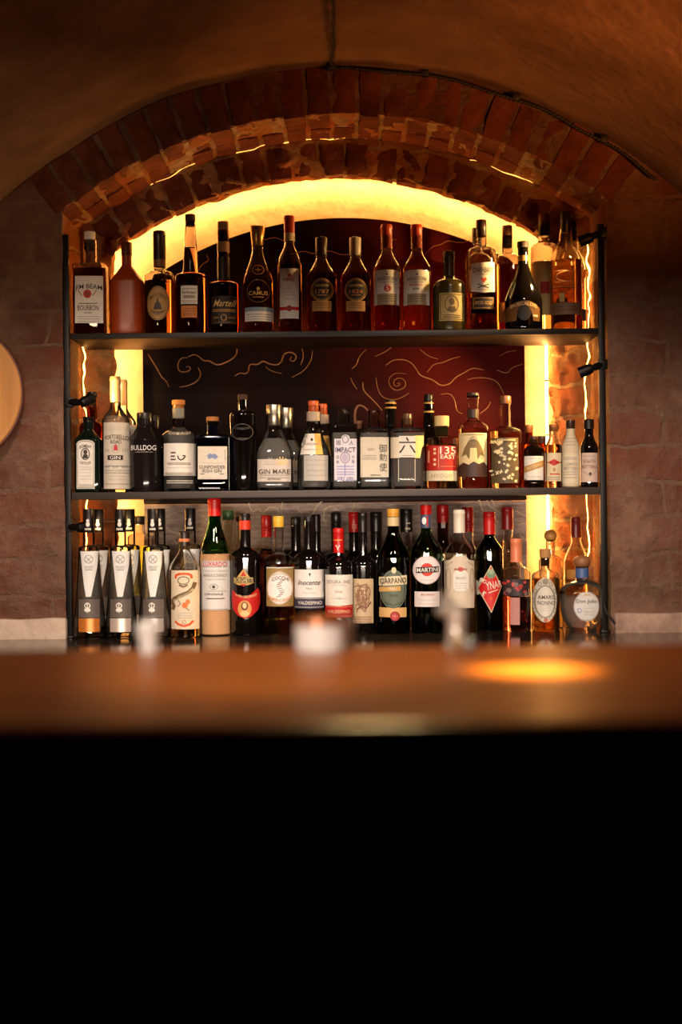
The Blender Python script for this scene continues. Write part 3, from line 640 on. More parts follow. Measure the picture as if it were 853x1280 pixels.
B('aperitif_bottle', 'clear aperitif bottle with a yellow cap and a round white label', 349, 38, 707, 688, 13, 645, 659,
  (222, 178, 62), 3, Y=3.41, style='round', liq=YEL, fill=705, capw=14, capk='screw', labels=[
  dict(b=[('r', 333, 709, 366.5, 758, (150, 122, 70))], e=[('s', [(333, 709.6), (366.5, 709.6)], 1.4, SIL)], n='back_label'),
  dict(b=[('e', 349.7, 735, 16.4, 20.6, (232, 228, 224))], e=[('o', 349.7, 735, 15.6, 19.8, .6, TAN)] + [('s', [(345.5+3*math.sin(q*.8)+q*.55, 746-q*2.5), (351.5+3*math.sin(q*.8)+q*.5, 745-q*2.5)], 1.1, (150, 132, 128)) for q in range(9)],
       t=[('COCCHI', 350.5, 722, 21, 4.4, DK, dict(arc=2.6)), ('AMERICANO', 350, 750.5, 27, 4, (206, 132, 34), dict(arc=-4.6)), ('PRODUTTORI', 350, 717.2, 17, 2, GRY, dict(arc=2.2))])])
B('wine_bottle', 'black sherry bottle with a white label and a navy band', 386.5, 37.5, 706, 684, 12.5, 646, 656,
  (26, 24, 26), 3, Y=3.41, style='round', g='black', capw=12.5, capk='plain', labels=[
  dict(b=[('r', 368.3, 712, 404.8, 761, (222, 218, 214)), ('r', 368.3, 747, 404.8, 761, NAVY)], e=[('p', [(386, 716.5), (389, 716.5), (387.5, 721)], DK), ('s', [(369, 748.2), (404.5, 748.2)], .7, LG), ('s', [(369, 759), (404.5, 759)], .7, LG)] + fine(378, 395, (741,), LG),
       t=[('Inocente', 387, 728, 27, 6.2, DK, dict(sh=.35)), ('FINO', 387, 735.5, 8, 2.6, GRY), ('VALDESPINO', 387.5, 753.5, 29, 4.2, W)])])
B('wine_bottle', 'black sherry bottle with a red capsule, white label and red band', 424, 35.5, 714, 692, 13, 660, 691,
  (190, 20, 20), 3, Y=3.4, style='round', g='black', capw=13.6, capk='capsule', labels=[
  dict(b=[('r', 407, 718.5, 441, 772, (222, 214, 204)), ('p', [(407, 757), (424, 757.5), (441, 756), (441, 772), (407, 772.5)], (176, 24, 26))], e=fine(414, 434, (731.5, 748), LG) + fine(408, 440, (758.6, 770), (214, 120, 80)),
       t=[('SOLERA 1842', 423.5, 727, 28, 4.2, GRY), ('VOS', 423.5, 739.5, 9, 2.6, GRY), ('20', 423.5, 747, 6, 3, LG), ('VALDESPINO', 424, 764.5, 27, 4, (232, 196, 150))]),
  dict(e=[('r', 417.5, 673, 427.5, 675.6, (226, 150, 70)), ('s', [(420, 681.5), (422.5, 685.5), (425, 681.5)], 1.5, W), ('s', [(422.5, 685), (422.5, 687.5)], 1.4, W)], n='capsule_emblem', b=[])])
B('wine_bottle', 'black bottle with an etched sepia paper label', 454.5, 34, 712, 692, 11, 641, 665,
  (26, 22, 22), 3, Y=3.425, style='round', g='black', capw=11.5, capk='capsule', labels=[
  dict(b=[('r', 439, 723.5, 467, 779, (190, 168, 134))], e=[('s', [(443+_r.uniform(0, 20), 728+_r.uniform(0, 38)), (443+_r.uniform(0, 20), 728+_r.uniform(0, 38))], .8, (140, 98, 70)) for q in range(34)] + [('s', [(446, 762), (452, 757), (458, 760), (464, 752)], 1.3, (110, 64, 48)), ('o', 456, 740, 7, 9, .8, (130, 90, 66))] + fine(441, 465, (771, 774, 777), (140, 98, 70)))])
B('vermouth_bottle', 'green vermouth bottle with a gold cap, cream name band and red seal', 492.5, 39.5, 701, 658, 14.5, 636, 646,
  (214, 158, 60), 3, Y=3.405, style='slope', g='dgreen', liq=(.5, .35, .2), fill=690, capw=15.5, capk='screw', bands=[(646.5, 657.5, (206, 186, 140))], labels=[
  dict(b=[('e', 492, 737, 16.6, 25, (96, 106, 92))], e=[('e', 492.5, 713, 3, 4, CRM), ('o', 492, 738, 14.6, 22, .8, (60, 70, 60)), ('s', [(487, 744), (498, 744)], 3, (70, 78, 66)), ('s', [(480, 752), (492, 757), (504, 752)], 1.6, (70, 78, 66))], n='shield_label'),
  dict(b=[('p', [(474.5, 721.5), (509, 719), (509, 730.5), (474.5, 732.5)], (222, 206, 172))], e=[('p', [(475, 734), (501, 732.5), (501, 738.5), (475, 739.8)], (196, 156, 90))], t=[('CARPANO', 492, 725.8, 32, 6.8, BK, dict(rot=2.5)), ('1786', 490, 736, 8, 2.6, W)], n='name_label'),
  dict(b=[('r', 475, 759.5, 508.5, 771.5, (206, 166, 106))], e=[('e', 494, 770, 6.2, 6, (150, 24, 26)), ('e', 494, 770, 4, 3.8, (176, 60, 54)), ('s', [(491, 770), (497, 770)], 1.6, (226, 180, 170))], n='lower_label')])
def roundel(cx, cy, r, e, t): return dict(b=[('e', cx, cy, r, r*1.02, (226, 216, 216))], e=e, t=t, n='round_label')
B('vermouth_bottle', 'green red-capped vermouth bottle with a round white label crossed by a black band', 533.5, 39.5, 690, 661, 13.5, 631, 643.5,
  (176, 18, 18), 3, Y=3.405, style='slope', g='green', liq=(.5, .3, .1), fill=688, capw=14.5, capk='screw', bands=[(643.5, 660, (62, 74, 104))], labels=[
  roundel(534, 712.5, 17.4, [('e', 534, 712, 8, 8.2, (206, 44, 26)), ('o', 534, 712.5, 16.6, 17, .5, (196, 150, 150)), ('p', [(520.5, 709.2), (549, 707.8), (549, 715.2), (520.5, 716.6)], BK)] + fine(526, 542, (725,), LG), [('MARTINI', 534.7, 712.2, 26.5, 5.2, (236, 230, 224), dict(rot=2))]),
  dict(b=[('r', 519, 739.5, 550, 758.5, (214, 204, 202))], e=fine(523, 546, (750, 755), LG), t=[('ROSSO', 535, 743.2, 16, 2.6, (150, 40, 40))], n='lower_label'),
  dict(e=[('e', 530.5, 651, 2.6, 4.6, (232, 232, 232)), ('s', [(534.5, 645), (534.5, 658)], 1.8, RED)], n='neck_emblem', b=[])])
B('vermouth_bottle', 'clear vermouth bottle with a white cap and an ornate silvery label', 575, 39, 695, 667, 14, 637, 666,
  (226, 214, 196), 3, Y=3.41, style='slope', liq=(.93, .9, .7), fill=691, capw=14.8, capk='capsule', labels=[
  dict(b=[('p', [(557, 701), (563, 700), (568, 695), (575, 694), (582, 695), (587, 700), (594, 701), (594, 760), (557, 760)], (206, 192, 172))],
       e=[('p', [(567, 717), (570, 713), (582, 713), (586, 717), (586, 735), (582, 739), (570, 739), (567, 735)], (226, 220, 212)), ('o', 561.5, 725, 2.6, 14, .8, (170, 150, 120)), ('o', 590.5, 725, 2.4, 14, .8, (170, 150, 120)), ('e', 576, 711.5, 3.6, 3, (196, 90, 70)), ('s', [(560, 707), (566, 702)], .8, (160, 140, 110)), ('s', [(585, 702), (592, 707)], .8, (160, 140, 110))] + fine(569, 584, (729, 732, 735), LG),
       t=[('MARTINI', 576, 711.5, 15, 2.6, (150, 40, 36)), ('BIANCO', 576.5, 722.5, 12, 3.4, GRY)])])
B('liqueur_bottle', 'dark green bitter bottle with a red cap and a red diamond label', 612.5, 34, 690, 668, 13.5, 639.5, 668,
  (190, 24, 22), 3, Y=3.45, style='slope', g='dgreen', liq=(.2, .08, .02), fill=686, capw=15, capk='capsule', labels=[
  dict(b=[('p', [(613.8, 706), (628, 733), (614.6, 766), (597.6, 736)], (214, 200, 160))], e=[('p', [(613.8, 707.6), (627, 733.2), (614.6, 764), (598.8, 736)], (200, 28, 22)), ('e', 614, 718, 5.6, 5, (110, 140, 110)), ('e', 614, 714.5, 3.6, 3.4, (150, 170, 140)), ('s', [(607.5, 728), (603, 724), (599, 727.5), (597.5, 735), (599.5, 742), (604, 744), (607, 740)], 4.2, (226, 214, 196)), ('e', 614, 748, 1.6, 1.8, ORG)] + [('s', [(611, 741), (623, 737)], 1.3, (232, 200, 180))],
       t=[('YNAR', 617.5, 731, 20, 9.5, (232, 222, 204), dict(rot=10, taper=-.12))]),
  dict(e=[('e', 608, 654, 3.4, 4.6, (206, 186, 170)), ('o', 608, 654, 2, 3, .7, (160, 120, 110))], n='capsule_emblem', b=[])])
rz = [('e', _r.uniform(631, 661), _r.uniform(726, 743), _r.uniform(1.6, 3.4), _r.uniform(1.6, 3.2), _r.choice([(196, 74, 60), (176, 50, 48), (120, 100, 96), (60, 46, 50)])) for q in range(26)]
B('liqueur_bottle', 'pink liqueur bottle with a peach capsule and a band of printed roses', 646, 35.5, 724, 703, 14, 673, 702.5,
  (226, 130, 90), 3, Y=3.44, style='round', liq=(.62, .14, .15), fill=745, capw=14.6, capk='capsule', labels=[
  dict(b=[('r', 629.5, 724, 662.5, 745, (48, 34, 36))], e=rz),
  dict(b=[('r', 638.5, 747, 650, 781, (176, 120, 116))], n='back_label')])  # upright reflection in the pink liquid, painted on as a pale strip
B('amaro_bottle', 'amber liqueur bottle with a cork stopper and an ornate silver oval label', 682.5, 34.5, 726, 709, 11, 686, 707.5,
  (176, 130, 76), 3, Y=3.44, style='round', liq=(.85, .5, .08), fill=722, capw=10.5, capt=14, capk='cork', labels=[
  dict(b=[('e', 682, 750, 15, 28, (196, 190, 176))], e=[('o', 682, 752, 12, 20, 1.2, (120, 112, 98)), ('e', 682, 752, 10.6, 18.5, (210, 204, 192)), ('e', 683, 775, 2.4, 2.4, (196, 84, 40)), ('e', 682, 727, 4, 4, (150, 140, 120))] + [('o', 682+13.4*math.cos(q*.5236), 751+24*math.sin(q*.5236), 1.8, 2.4, .7, (130, 120, 104)) for q in range(12)] + fine(676, 689, (757, 760, 763), LG),
       t=[('AMARO', 683.5, 746.5, 21, 5, DK), ('NONINO', 683.5, 753.5, 21, 5, DK)])])
def wood_top(root, zz, m):
    bm = bmesh.new(); z0, z1 = zz(709.5), zz(694.5); r = 11*m; n = 14
    lathe(bm, [(z0, r*.45)] + [(z0+(z1-z0)*(.5-.5*math.cos(t*math.pi/n)), max(.001, r*math.sin(t*math.pi/n)**.62)) for t in range(2, n)] + [(z1, .004)], 28)
    obj('wooden_stopper', bm, paint((146, 96, 58), .5), root)['label'] = 'turned brown wooden stopper'
B('tequila_bottle', 'squat round clear tequila bottle with a wooden stopper and blue neck ring', 728.5, 56, 748, 723, 16, 705, 722,
  None, 3, Y=3.43, style='dome', liq=CLR, fill=745, wb=34, body=[(781, 40), (774, 49), (764, 54.5)], sect=(2.2, .78), bands=[(710, 722, (70, 96, 150))], stop=wood_top, labels=[
  dict(b=[('e', 733.8, 758, 16.2, 18.4, (206, 204, 202))], e=[('o', 733.8, 758, 15.4, 17.6, .6, GRY), ('s', [(730, 744.5), (732, 742.5), (734, 744.5), (736, 742.5), (738, 744.5)], 1.3, GOLD), ('o', 724.5, 763, 2.4, 2.4, .9, (120, 140, 180))] + fine(729, 743, (760, 764, 768), LG),
       t=[('Don Julio', 733.5, 752, 26, 6, BK)])])
# back counter, behind
B('liqueur_bottle', 'bottle of bright green liqueur between the flared vodka bottles', 175, 30, 676, 664, 13, 645, 656,
  (60, 44, 30), 3, Y=3.53, style='round', liq=(.5, .85, .05), fill=682, capw=13, capk='plain')
B('liqueur_bottle', 'pale yellow bottle with a green cap behind the straw-sleeved liqueur', 286, 30, 700, 686, 14, 638, 650,
  (78, 120, 70), 3, Y=3.5, style='round', liq=YEL, fill=690, capw=14, capk='plain')
B('liqueur_bottle', 'pale yellow bottle with a grey cap behind the coffee liqueur', 302, 30, 700, 688, 13, 641, 652,
  (120, 104, 84), 3, Y=3.555, style='round', liq=YEL, fill=690, capw=12.5, capk='plain')
B('vermouth_bottle', 'dark bottle with a red cap behind the yellow-capped aperitif', 334, 34, 706, 684, 13, 644, 671.5,
  (196, 30, 24), 3, Y=3.5, style='round', liq=(.25, .05, .02), fill=684, capw=13.6, capk='screw')
B('wine_bottle', 'black wine bottle beside the yellow cap, behind the white label sherry', 370.5, 25, 706, 686, 12.5, 646, 657,
  (32, 28, 28), 3, Y=3.5, style='round', g='black', capw=12.8, capk='plain')
B('wine_bottle', 'taller black wine bottle behind the navy band sherry', 396, 25, 706, 686, 11.5, 643, 664,
  (24, 20, 20), 3, Y=3.51, style='round', g='black', capw=11.6, capk='capsule')
B('wine_bottle', 'black wine bottle rising behind the two red capsules', 421, 34, 706, 684, 12.5, 641, 662,
  (28, 24, 24), 3, Y=3.56, style='round', g='black', capw=13, capk='screw')
B('vermouth_bottle', 'dark bottle with a banded red capsule behind the sepia label bottle', 443.5, 26, 706, 686, 13.5, 640, 665,
  (196, 24, 22), 3, Y=3.505, style='round', g='black', capw=14, capk='capsule', labels=[dict(e=[('r', 440.5, 643, 446.5, 648, (226, 120, 100)), ('r', 440, 655, 446, 661, (226, 130, 110)), ('s', [(437.5, 651), (449.5, 651)], .8, (240, 120, 60))], n='capsule_emblem', b=[])])  # pale patches are highlights painted on the red foil
B('wine_bottle', 'black capped wine bottle behind the gold-capped green vermouth', 471, 27, 706, 684, 14.5, 640, 664,
  (26, 22, 20), 3, Y=3.515, style='round', g='black', capw=15, capk='capsule')
B('liquor_bottle', 'clear-necked bottle with a long black capsule between the two green vermouths', 509, 34, 702, 682, 14.5, 636, 665,
  (26, 20, 18), 3, Y=3.5, style='round', liq=DAMB, fill=690, capw=15.4, capk='capsule', labels=[dict(e=[('r', 508, 653, 513, 655, CRM), ('r', 507, 659.5, 513, 662, CRM)], n='capsule_emblem', b=[])])
B('vermouth_bottle', 'dark bottle with a red cap and silver neck strip behind the clear vermouth', 554.5, 31, 700, 670, 14.5, 631, 653,
  (166, 18, 18), 3, Y=3.5, style='slope', g='brown', liq=DAMB, fill=684, capw=15.5, capk='screw', labels=[dict(b=[('r', 552, 641, 557, 660, (170, 164, 160))], e=[('r', 553.5, 645, 555.5, 656, (206, 90, 60))], n='neck_label')])
B('vermouth_bottle', 'clear bottle with a red cap peeping out behind the ornate silvery label', 586, 30, 700, 674, 13.5, 634, 665,
  (166, 22, 20), 3, Y=3.5, style='slope', liq=(.9, .85, .6), fill=690, capw=14.2, capk='screw')
B('liqueur_bottle', 'amber bottle with a tall dark red capsule behind the pink liqueur', 635.5, 32, 716, 678, 13, 634, 662,
  (150, 22, 24), 3, Y=3.535, style='slope', liq=(.8, .3, .06), fill=676, capw=14.4, capk='capsule', labels=[dict(e=[('s', [(629, 652), (642, 652)], 1.4, (226, 130, 60)), ('o', 635, 642, 2.6, 2.6, .8, (196, 110, 80))], n='capsule_emblem', b=[])])
def ball(root, zz, m): build_cap(root, 'ball', zz(677.5), zz(661.5), 8*m, 8*m, (196, 140, 70))
B('liqueur_bottle', 'amber decanter-like bottle with a round ball stopper', 689, 30, 706, 692, 11.5, 668, 680,
  None, 3, Y=3.525, style='round', liq=YEL, fill=724, stop=ball, lip=.001)
B('brandy_bottle', 'amber bottle with a dark red capsule behind the squat tequila bottle', 721, 30, 704, 672, 12, 646, 672,
  (120, 26, 24), 3, Y=3.53, style='slope', liq=(.85, .5, .1), fill=700, capw=12.6, capk='capsule', labels=[dict(b=[('r', 710, 712, 730, 724, (176, 120, 50))])])

prepare_text(sorted({t[0] for s in SPECS for lb in s[1].get('labels', ()) for t in lb.get('t', ())}))
MADE = {}
for a, k in SPECS:
    MADE[a[1]] = build_bottle(*a[:9], a[9], a[10], **k)

def again(src, cx, Y, row, label):
    X = at(cx, {1: 380, 2: 580, 3: 740}[row], Y).x
    return dup(MADE[src], (X, Y, SHELFZ[row]), label)
again('spiced rum bottle with a white label, orange heart and a dark lower label', 598, 3.51, 1, 'second spiced rum bottle directly behind the orange heart label')
again('large clear flagon-like bottle with black cap and grey band ending the top shelf', 716, 3.53, 1, 'second black-capped flagon hidden behind the large one on the top shelf')
again('tall frosted gin bottle fully wrapped in a cream paper label', 154, 3.5, 2, 'second paper-wrapped gin bottle behind the first, close to the lit strip')
again('charcoal gin bottle with broad shoulders and plain white lettering', 192, 3.51, 2, 'second charcoal gin bottle half hidden behind the white-lettered one')
again('clear bell-shaped gin bottle with a silver cap and a printed olive branch label', 358, 3.515, 2, 'second silver-capped bell-shaped gin bottle behind the olive branch label')
again('clear tapering gin bottle with an orange glass cap and a half-yellow upper label', 403.5, 3.515, 2, 'second orange-capped gin bottle behind the half-yellow label')
vs = 'tall flared clear vodka bottle with a silvery pink lower label'
again(vs, 124, 3.435, 3, 'flared vodka bottle behind the copper label one')
again(vs, 163, 3.465, 3, 'flared vodka bottle behind the silvery pink label one')
again(vs, 201, 3.435, 3, 'flared vodka bottle behind the one with the blurred glass')
again(vs, 239, 3.475, 3, 'flared vodka bottle whose black cap shows above the orange liqueur')
# ================================================================= the room
YW, YR, YB = 3.35, 3.58, 3.70          # wall face, recess face, back of the recess
CXR, CZR = .003, CZ - .136             # centre of the vault and the outer arch
RV, RO = 1.191, 1.076
CZI, RI = CZ - .107, .956              # inner arch
XL, XR = at(80, 560, YW).x, at(762, 560, YW).x
IXL, IXR = at(141, 560, YR).x, at(697, 560, YR).x

def nodes(key, rough=.8, spec=.3):
    m, nt, b = newmat(key); b.inputs['Roughness'].default_value = rough; b.inputs['Specular IOR Level'].default_value = spec
    tc = nt.nodes.new('ShaderNodeTexCoord')
    def N(t, **kw):
        n = nt.nodes.new(t)
        for k, v in kw.items():
            if k.startswith('i_'): n.inputs[int(k[2:]) if k[2:].isdigit() else k[2:].replace('_', ' ')].default_value = v
            else: setattr(n, k, v)
        return n
    def Lk(a, b_): nt.links.new(a, b_)
    return m, nt, b, tc, N, Lk

def wall_mat(key, brick, brick2, mortar, plaster, cover, rot=True):
    """old brickwork under worn plaster; cover: how much plaster is left (0..1)"""
    m, nt, b, tc, N, Lk = nodes(key, .85, .2)
    mp = N('ShaderNodeMapping'); mp.inputs['Rotation'].default_value = (R_(90), 0, 0) if rot else (0, 0, 0)
    Lk(tc.outputs['Object'], mp.inputs['Vector'])
    wn = N('ShaderNodeTexNoise', i_Scale=11.0, i_Detail=7.0); Lk(tc.outputs['Object'], wn.inputs['Vector'])
    ad = N('ShaderNodeMix', data_type='VECTOR'); ad.inputs[0].default_value = .05
    Lk(mp.outputs[0], ad.inputs[4]); Lk(wn.outputs['Color'], ad.inputs[5])
    br = N('ShaderNodeTexBrick'); br.inputs['Scale'].default_value = 1
    br.inputs['Brick Width'].default_value = .25; br.inputs['Row Height'].default_value = .08; br.inputs['Mortar Size'].default_value = .007; br.inputs['Mortar Smooth'].default_value = .6
    br.inputs['Color1'].default_value = brick + (1,); br.inputs['Color2'].default_value = brick2 + (1,); br.inputs['Mortar'].default_value = mortar + (1,)
    Lk(ad.outputs[1], br.inputs['Vector'])
    n1 = N('ShaderNodeTexNoise', i_Scale=6.5, i_Detail=10.0, i_Roughness=.68); Lk(tc.outputs['Object'], n1.inputs['Vector'])
    cr = N('ShaderNodeValToRGB'); cr.color_ramp.elements[0].position = .62-.4*cover; cr.color_ramp.elements[1].position = .84-.4*cover
    Lk(n1.outputs['Fac'], cr.inputs['Fac'])
    n2 = N('ShaderNodeTexNoise', i_Scale=20.0, i_Detail=12.0, i_Roughness=.78); Lk(tc.outputs['Object'], n2.inputs['Vector'])
    pr = N('ShaderNodeValToRGB'); e = pr.color_ramp.elements
    e[0].position = .3; e[0].color = tuple(c*.6 for c in plaster) + (1,); e[1].position = .68; e[1].color = plaster + (1,)
    Lk(n2.outputs['Fac'], pr.inputs['Fac'])
    mx = N('ShaderNodeMix', data_type='RGBA'); Lk(cr.outputs['Color'], mx.inputs[0]); Lk(br.outputs['Color'], mx.inputs[6]); Lk(pr.outputs['Color'], mx.inputs[7])
    n3 = N('ShaderNodeTexNoise', i_Scale=2.2, i_Detail=6.0); Lk(tc.outputs['Object'], n3.inputs['Vector'])
    mr = N('ShaderNodeMapRange', i_1=.3, i_2=.7, i_3=.62, i_4=1.2); Lk(n3.outputs['Fac'], mr.inputs[0])
    sc = N('ShaderNodeVectorMath', operation='SCALE'); Lk(mx.outputs[2], sc.inputs[0]); Lk(mr.outputs[0], sc.inputs['Scale'])
    Lk(sc.outputs[0], b.inputs['Base Color'])
    iv = N('ShaderNodeMath', operation='SUBTRACT'); iv.inputs[0].default_value = 1; Lk(cr.outputs['Color'], iv.inputs[1])
    bm_ = N('ShaderNodeMath', operation='MULTIPLY'); Lk(br.outputs['Fac'], bm_.inputs[0]); Lk(iv.outputs[0], bm_.inputs[1])
    hm = N('ShaderNodeMath', operation='MULTIPLY_ADD'); hm.inputs[1].default_value = -.5
    Lk(bm_.outputs[0], hm.inputs[0]); Lk(n2.outputs['Fac'], hm.inputs[2])
    h2 = N('ShaderNodeMath', operation='ADD'); Lk(hm.outputs[0], h2.inputs[0]); Lk(cr.outputs['Color'], h2.inputs[1])
    bp = N('ShaderNodeBump', i_Strength=.9, i_Distance=.014); Lk(h2.outputs[0], bp.inputs['Height']); Lk(bp.outputs[0], b.inputs['Normal'])
    return m

def rough_mat(key, c0, c1, scale=14., rough=.85, bump=.6, dist=.01, detail=8.):
    m, nt, b, tc, N, Lk = nodes(key, rough, .25)
    n1 = N('ShaderNodeTexNoise', i_Scale=scale, i_Detail=detail, i_Roughness=.65); Lk(tc.outputs['Object'], n1.inputs['Vector'])
    cr = N('ShaderNodeValToRGB'); e = cr.color_ramp.elements
    e[0].position = .32; e[0].color = c0 + (1,); e[1].position = .7; e[1].color = c1 + (1,)
    Lk(n1.outputs['Fac'], cr.inputs['Fac']); Lk(cr.outputs['Color'], b.inputs['Base Color'])
    n2 = N('ShaderNodeTexNoise', i_Scale=scale*3.2, i_Detail=6.0); Lk(tc.outputs['Object'], n2.inputs['Vector'])
    bp = N('ShaderNodeBump', i_Strength=bump, i_Distance=dist); Lk(n2.outputs['Fac'], bp.inputs['Height']); Lk(bp.outputs[0], b.inputs['Normal'])
    return m

def vault_mat():
    m, nt, b, tc, N, Lk = nodes('vault_plaster', .8, .25)
    n1 = N('ShaderNodeTexNoise', i_Scale=4.5, i_Detail=9.0, i_Roughness=.62); Lk(tc.outputs['Object'], n1.inputs['Vector'])
    cr = N('ShaderNodeValToRGB'); e = cr.color_ramp.elements
    e[0].position = .3; e[0].color = (.12, .058, .034, 1); e[1].position = .72; e[1].color = (.26, .135, .08, 1)
    Lk(n1.outputs['Fac'], cr.inputs['Fac'])
    n2 = N('ShaderNodeTexNoise', i_Scale=1.6, i_Detail=4.0); Lk(tc.outputs['Object'], n2.inputs['Vector'])
    mr = N('ShaderNodeMapRange', i_1=.3, i_2=.7, i_3=.7, i_4=1.15); Lk(n2.outputs['Fac'], mr.inputs[0])
    sc = N('ShaderNodeVectorMath', operation='SCALE'); Lk(cr.outputs['Color'], sc.inputs[0]); Lk(mr.outputs[0], sc.inputs['Scale'])
    Lk(sc.outputs[0], b.inputs['Base Color'])
    n3 = N('ShaderNodeTexNoise', i_Scale=30.0, i_Detail=6.0); Lk(tc.outputs['Object'], n3.inputs['Vector'])
    ad = N('ShaderNodeMath', operation='MULTIPLY_ADD', i_1=2.5); Lk(n2.outputs['Fac'], ad.inputs[0]); Lk(n3.outputs['Fac'], ad.inputs[2])
    bp = N('ShaderNodeBump', i_Strength=.5, i_Distance=.012); Lk(ad.outputs[0], bp.inputs['Height']); Lk(bp.outputs[0], b.inputs['Normal'])
    return m

def wood_mat(key, c0, c1, rough=.35, axis='X', scale=8., coat=0., croot=.2, spec=.5, tint=None):
    m, nt, b, tc, N, Lk = nodes(key, rough, spec)
    mp = N('ShaderNodeMapping'); s = [scale]*3; s['XYZ'.index(axis)] = scale*.06; mp.inputs['Scale'].default_value = s
    Lk(tc.outputs['Object'], mp.inputs['Vector'])
    n1 = N('ShaderNodeTexNoise', i_Scale=4.0, i_Detail=8.0, i_Roughness=.6, i_Distortion=.6); Lk(mp.outputs[0], n1.inputs['Vector'])
    cr = N('ShaderNodeValToRGB'); e = cr.color_ramp.elements
    e[0].position = .35; e[0].color = c0 + (1,); e[1].position = .65; e[1].color = c1 + (1,)
    Lk(n1.outputs['Fac'], cr.inputs['Fac']); Lk(cr.outputs['Color'], b.inputs['Base Color'])
    if tint: b.inputs['Specular Tint'].default_value = tint + (1,)
    b.inputs['Coat Weight'].default_value = coat; b.inputs['Coat Roughness'].default_value = croot
    return m

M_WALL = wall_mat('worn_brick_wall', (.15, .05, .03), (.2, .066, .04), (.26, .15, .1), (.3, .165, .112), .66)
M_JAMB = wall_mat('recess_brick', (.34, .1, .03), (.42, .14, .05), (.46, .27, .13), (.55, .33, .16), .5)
M_VAULT = vault_mat()
M_BRICK = rough_mat('arch_brick', (.06, .013, .007), (.17, .045, .02), 16)
M_MORT = rough_mat('arch_mortar', (.16, .095, .062), (.4, .28, .19), 30, bump=.9)
M_LIME = rough_mat('recess_limewash', (.62, .46, .27), (.86, .7, .46), 7, bump=.5)
M_STEEL = paint((20, 18, 18), .42, .6)

def arch_pts(x0, x1, cx, cz, R, zb, n=40, nj=24):
    """opening outline from the foot of one jamb over the arch to the other"""
    zl = cz + math.sqrt(R*R-(x0-cx)**2); zr = cz + math.sqrt(R*R-(x1-cx)**2)
    a0, a1 = math.atan2(zl-cz, x0-cx), math.atan2(zr-cz, x1-cx)
    P = [(x0, zb+(zl-zb)*i/nj) for i in range(nj)]
    P += [(cx+R*math.cos(a0+(a1-a0)*i/n), cz+R*math.sin(a0+(a1-a0)*i/n)) for i in range(n+1)]
    P += [(x1, zr+(zb-zr)*i/nj) for i in range(1, nj+1)]
    return P

def rugged(v, amp, sc=14., seed=0):
    p = Vector(v)*sc + Vector((seed, seed*1.7, 0))
    return Vector((noise.noise(p), noise.noise(p+Vector((31, 7, 3))), noise.noise(p+Vector((5, 53, 11)))))*amp

ZB = .90
NA, NJ = 90, 80
OP = arch_pts(XL, XR, CXR, CZR, RO, ZB, NA, NJ)
# --- wall_back: the face around the opening, and the reveal going in
def far(p):
    x, z = p; dx, dz = x-CXR, z-CZR
    a = math.atan2(max(dz, -.05), dx)
    if dz <= .05: return (math.copysign(1.32, dx), z)
    k = min(1.34/max(abs(dx), 1e-4), 1.34/max(dz, 1e-4))
    return (CXR+dx*k, CZR+dz*k)
bm = bmesh.new(); K = 22; rows = []
for (x, z) in OP:
    fx, fz = far((x, z)); r = []
    for k in range(K+1):
        t = (k/K)**1.25; p = Vector((x+(fx-x)*t, YW, z+(fz-z)*t))
        d = rugged(p, .006, 9)+rugged(p, .003, 32); edge = 1.4 if k == 0 else 1
        r.append(bm.verts.new(p + Vector((d.x*.6*edge, d.y*.9, d.z*.6*edge if z > ZB+.02 else 0))))
    rows.append(r)
for a, b in zip(rows, rows[1:]):
    for k in range(K): bm.faces.new((a[k], b[k], b[k+1], a[k+1]))
# reveal
prev = [r[0] for r in rows]; KD = 10
for q in range(1, KD+1):
    cur = []
    for (x, z) in OP:
        p = Vector((x, YW+(YR+.02-YW)*q/KD, z)); d = rugged(p, .005, 11)+rugged(p, .0025, 40)
        cur.append(bm.verts.new(p + d))
    for i in range(len(OP)-1): bm.faces.new((prev[i+1], prev[i], cur[i], cur[i+1])).material_index = 1
    prev = cur
box(bm, -1.32, YW, 0, 1.32, YW+.1, ZB+.01)
bmesh.ops.recalc_face_normals(bm, faces=bm.faces[:])
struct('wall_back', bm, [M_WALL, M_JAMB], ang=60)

# --- wall_recess: the inner face of the niche, its inner reveal and the back
OPJ = arch_pts(XL-.03, XR+.03, CXR, CZR, RO+.03, ZB, NA, NJ)
IP = arch_pts(IXL, IXR, -.012, CZI, RI, ZB, NA, NJ)
IPW = arch_pts(IXL-.028, IXR+.028, -.012, CZI, RI+.028, ZB, NA, NJ)
# the jamb on the bitters side is splayed back towards the light, the other stands square
ZSR = IP[-NJ-1][1]
def yin(x, z):
    if x < .4: return YR
    t = min(1, max(0, (ZSR-.02-z)/.10)); return YR + .09*t*t*(3-2*t)
bm = bmesh.new(); rows = []; K = 16
for (ox, oz), (ix, iz) in zip(OPJ, IP):
    r = []
    for k in range(K+1):
        t = k/K; p = Vector((ix+(ox-ix)*t, yin(ix, iz)*(1-min(1, t*1.35))+YR*min(1, t*1.35), iz+(oz-iz)*t))
        d = rugged(p, .016, 14)+rugged(p, .011, 42)*(1.5 if t < .35 else .8); s = max(.25, 1-t*1.2)
        r.append(bm.verts.new(p + Vector((d.x*s, d.y*.8, d.z*s))))
    rows.append(r)
for a, b in zip(rows, rows[1:]):
    for k in range(K): bm.faces.new((a[k], b[k], b[k+1], a[k+1]))
prev = [r[0] for r in rows]
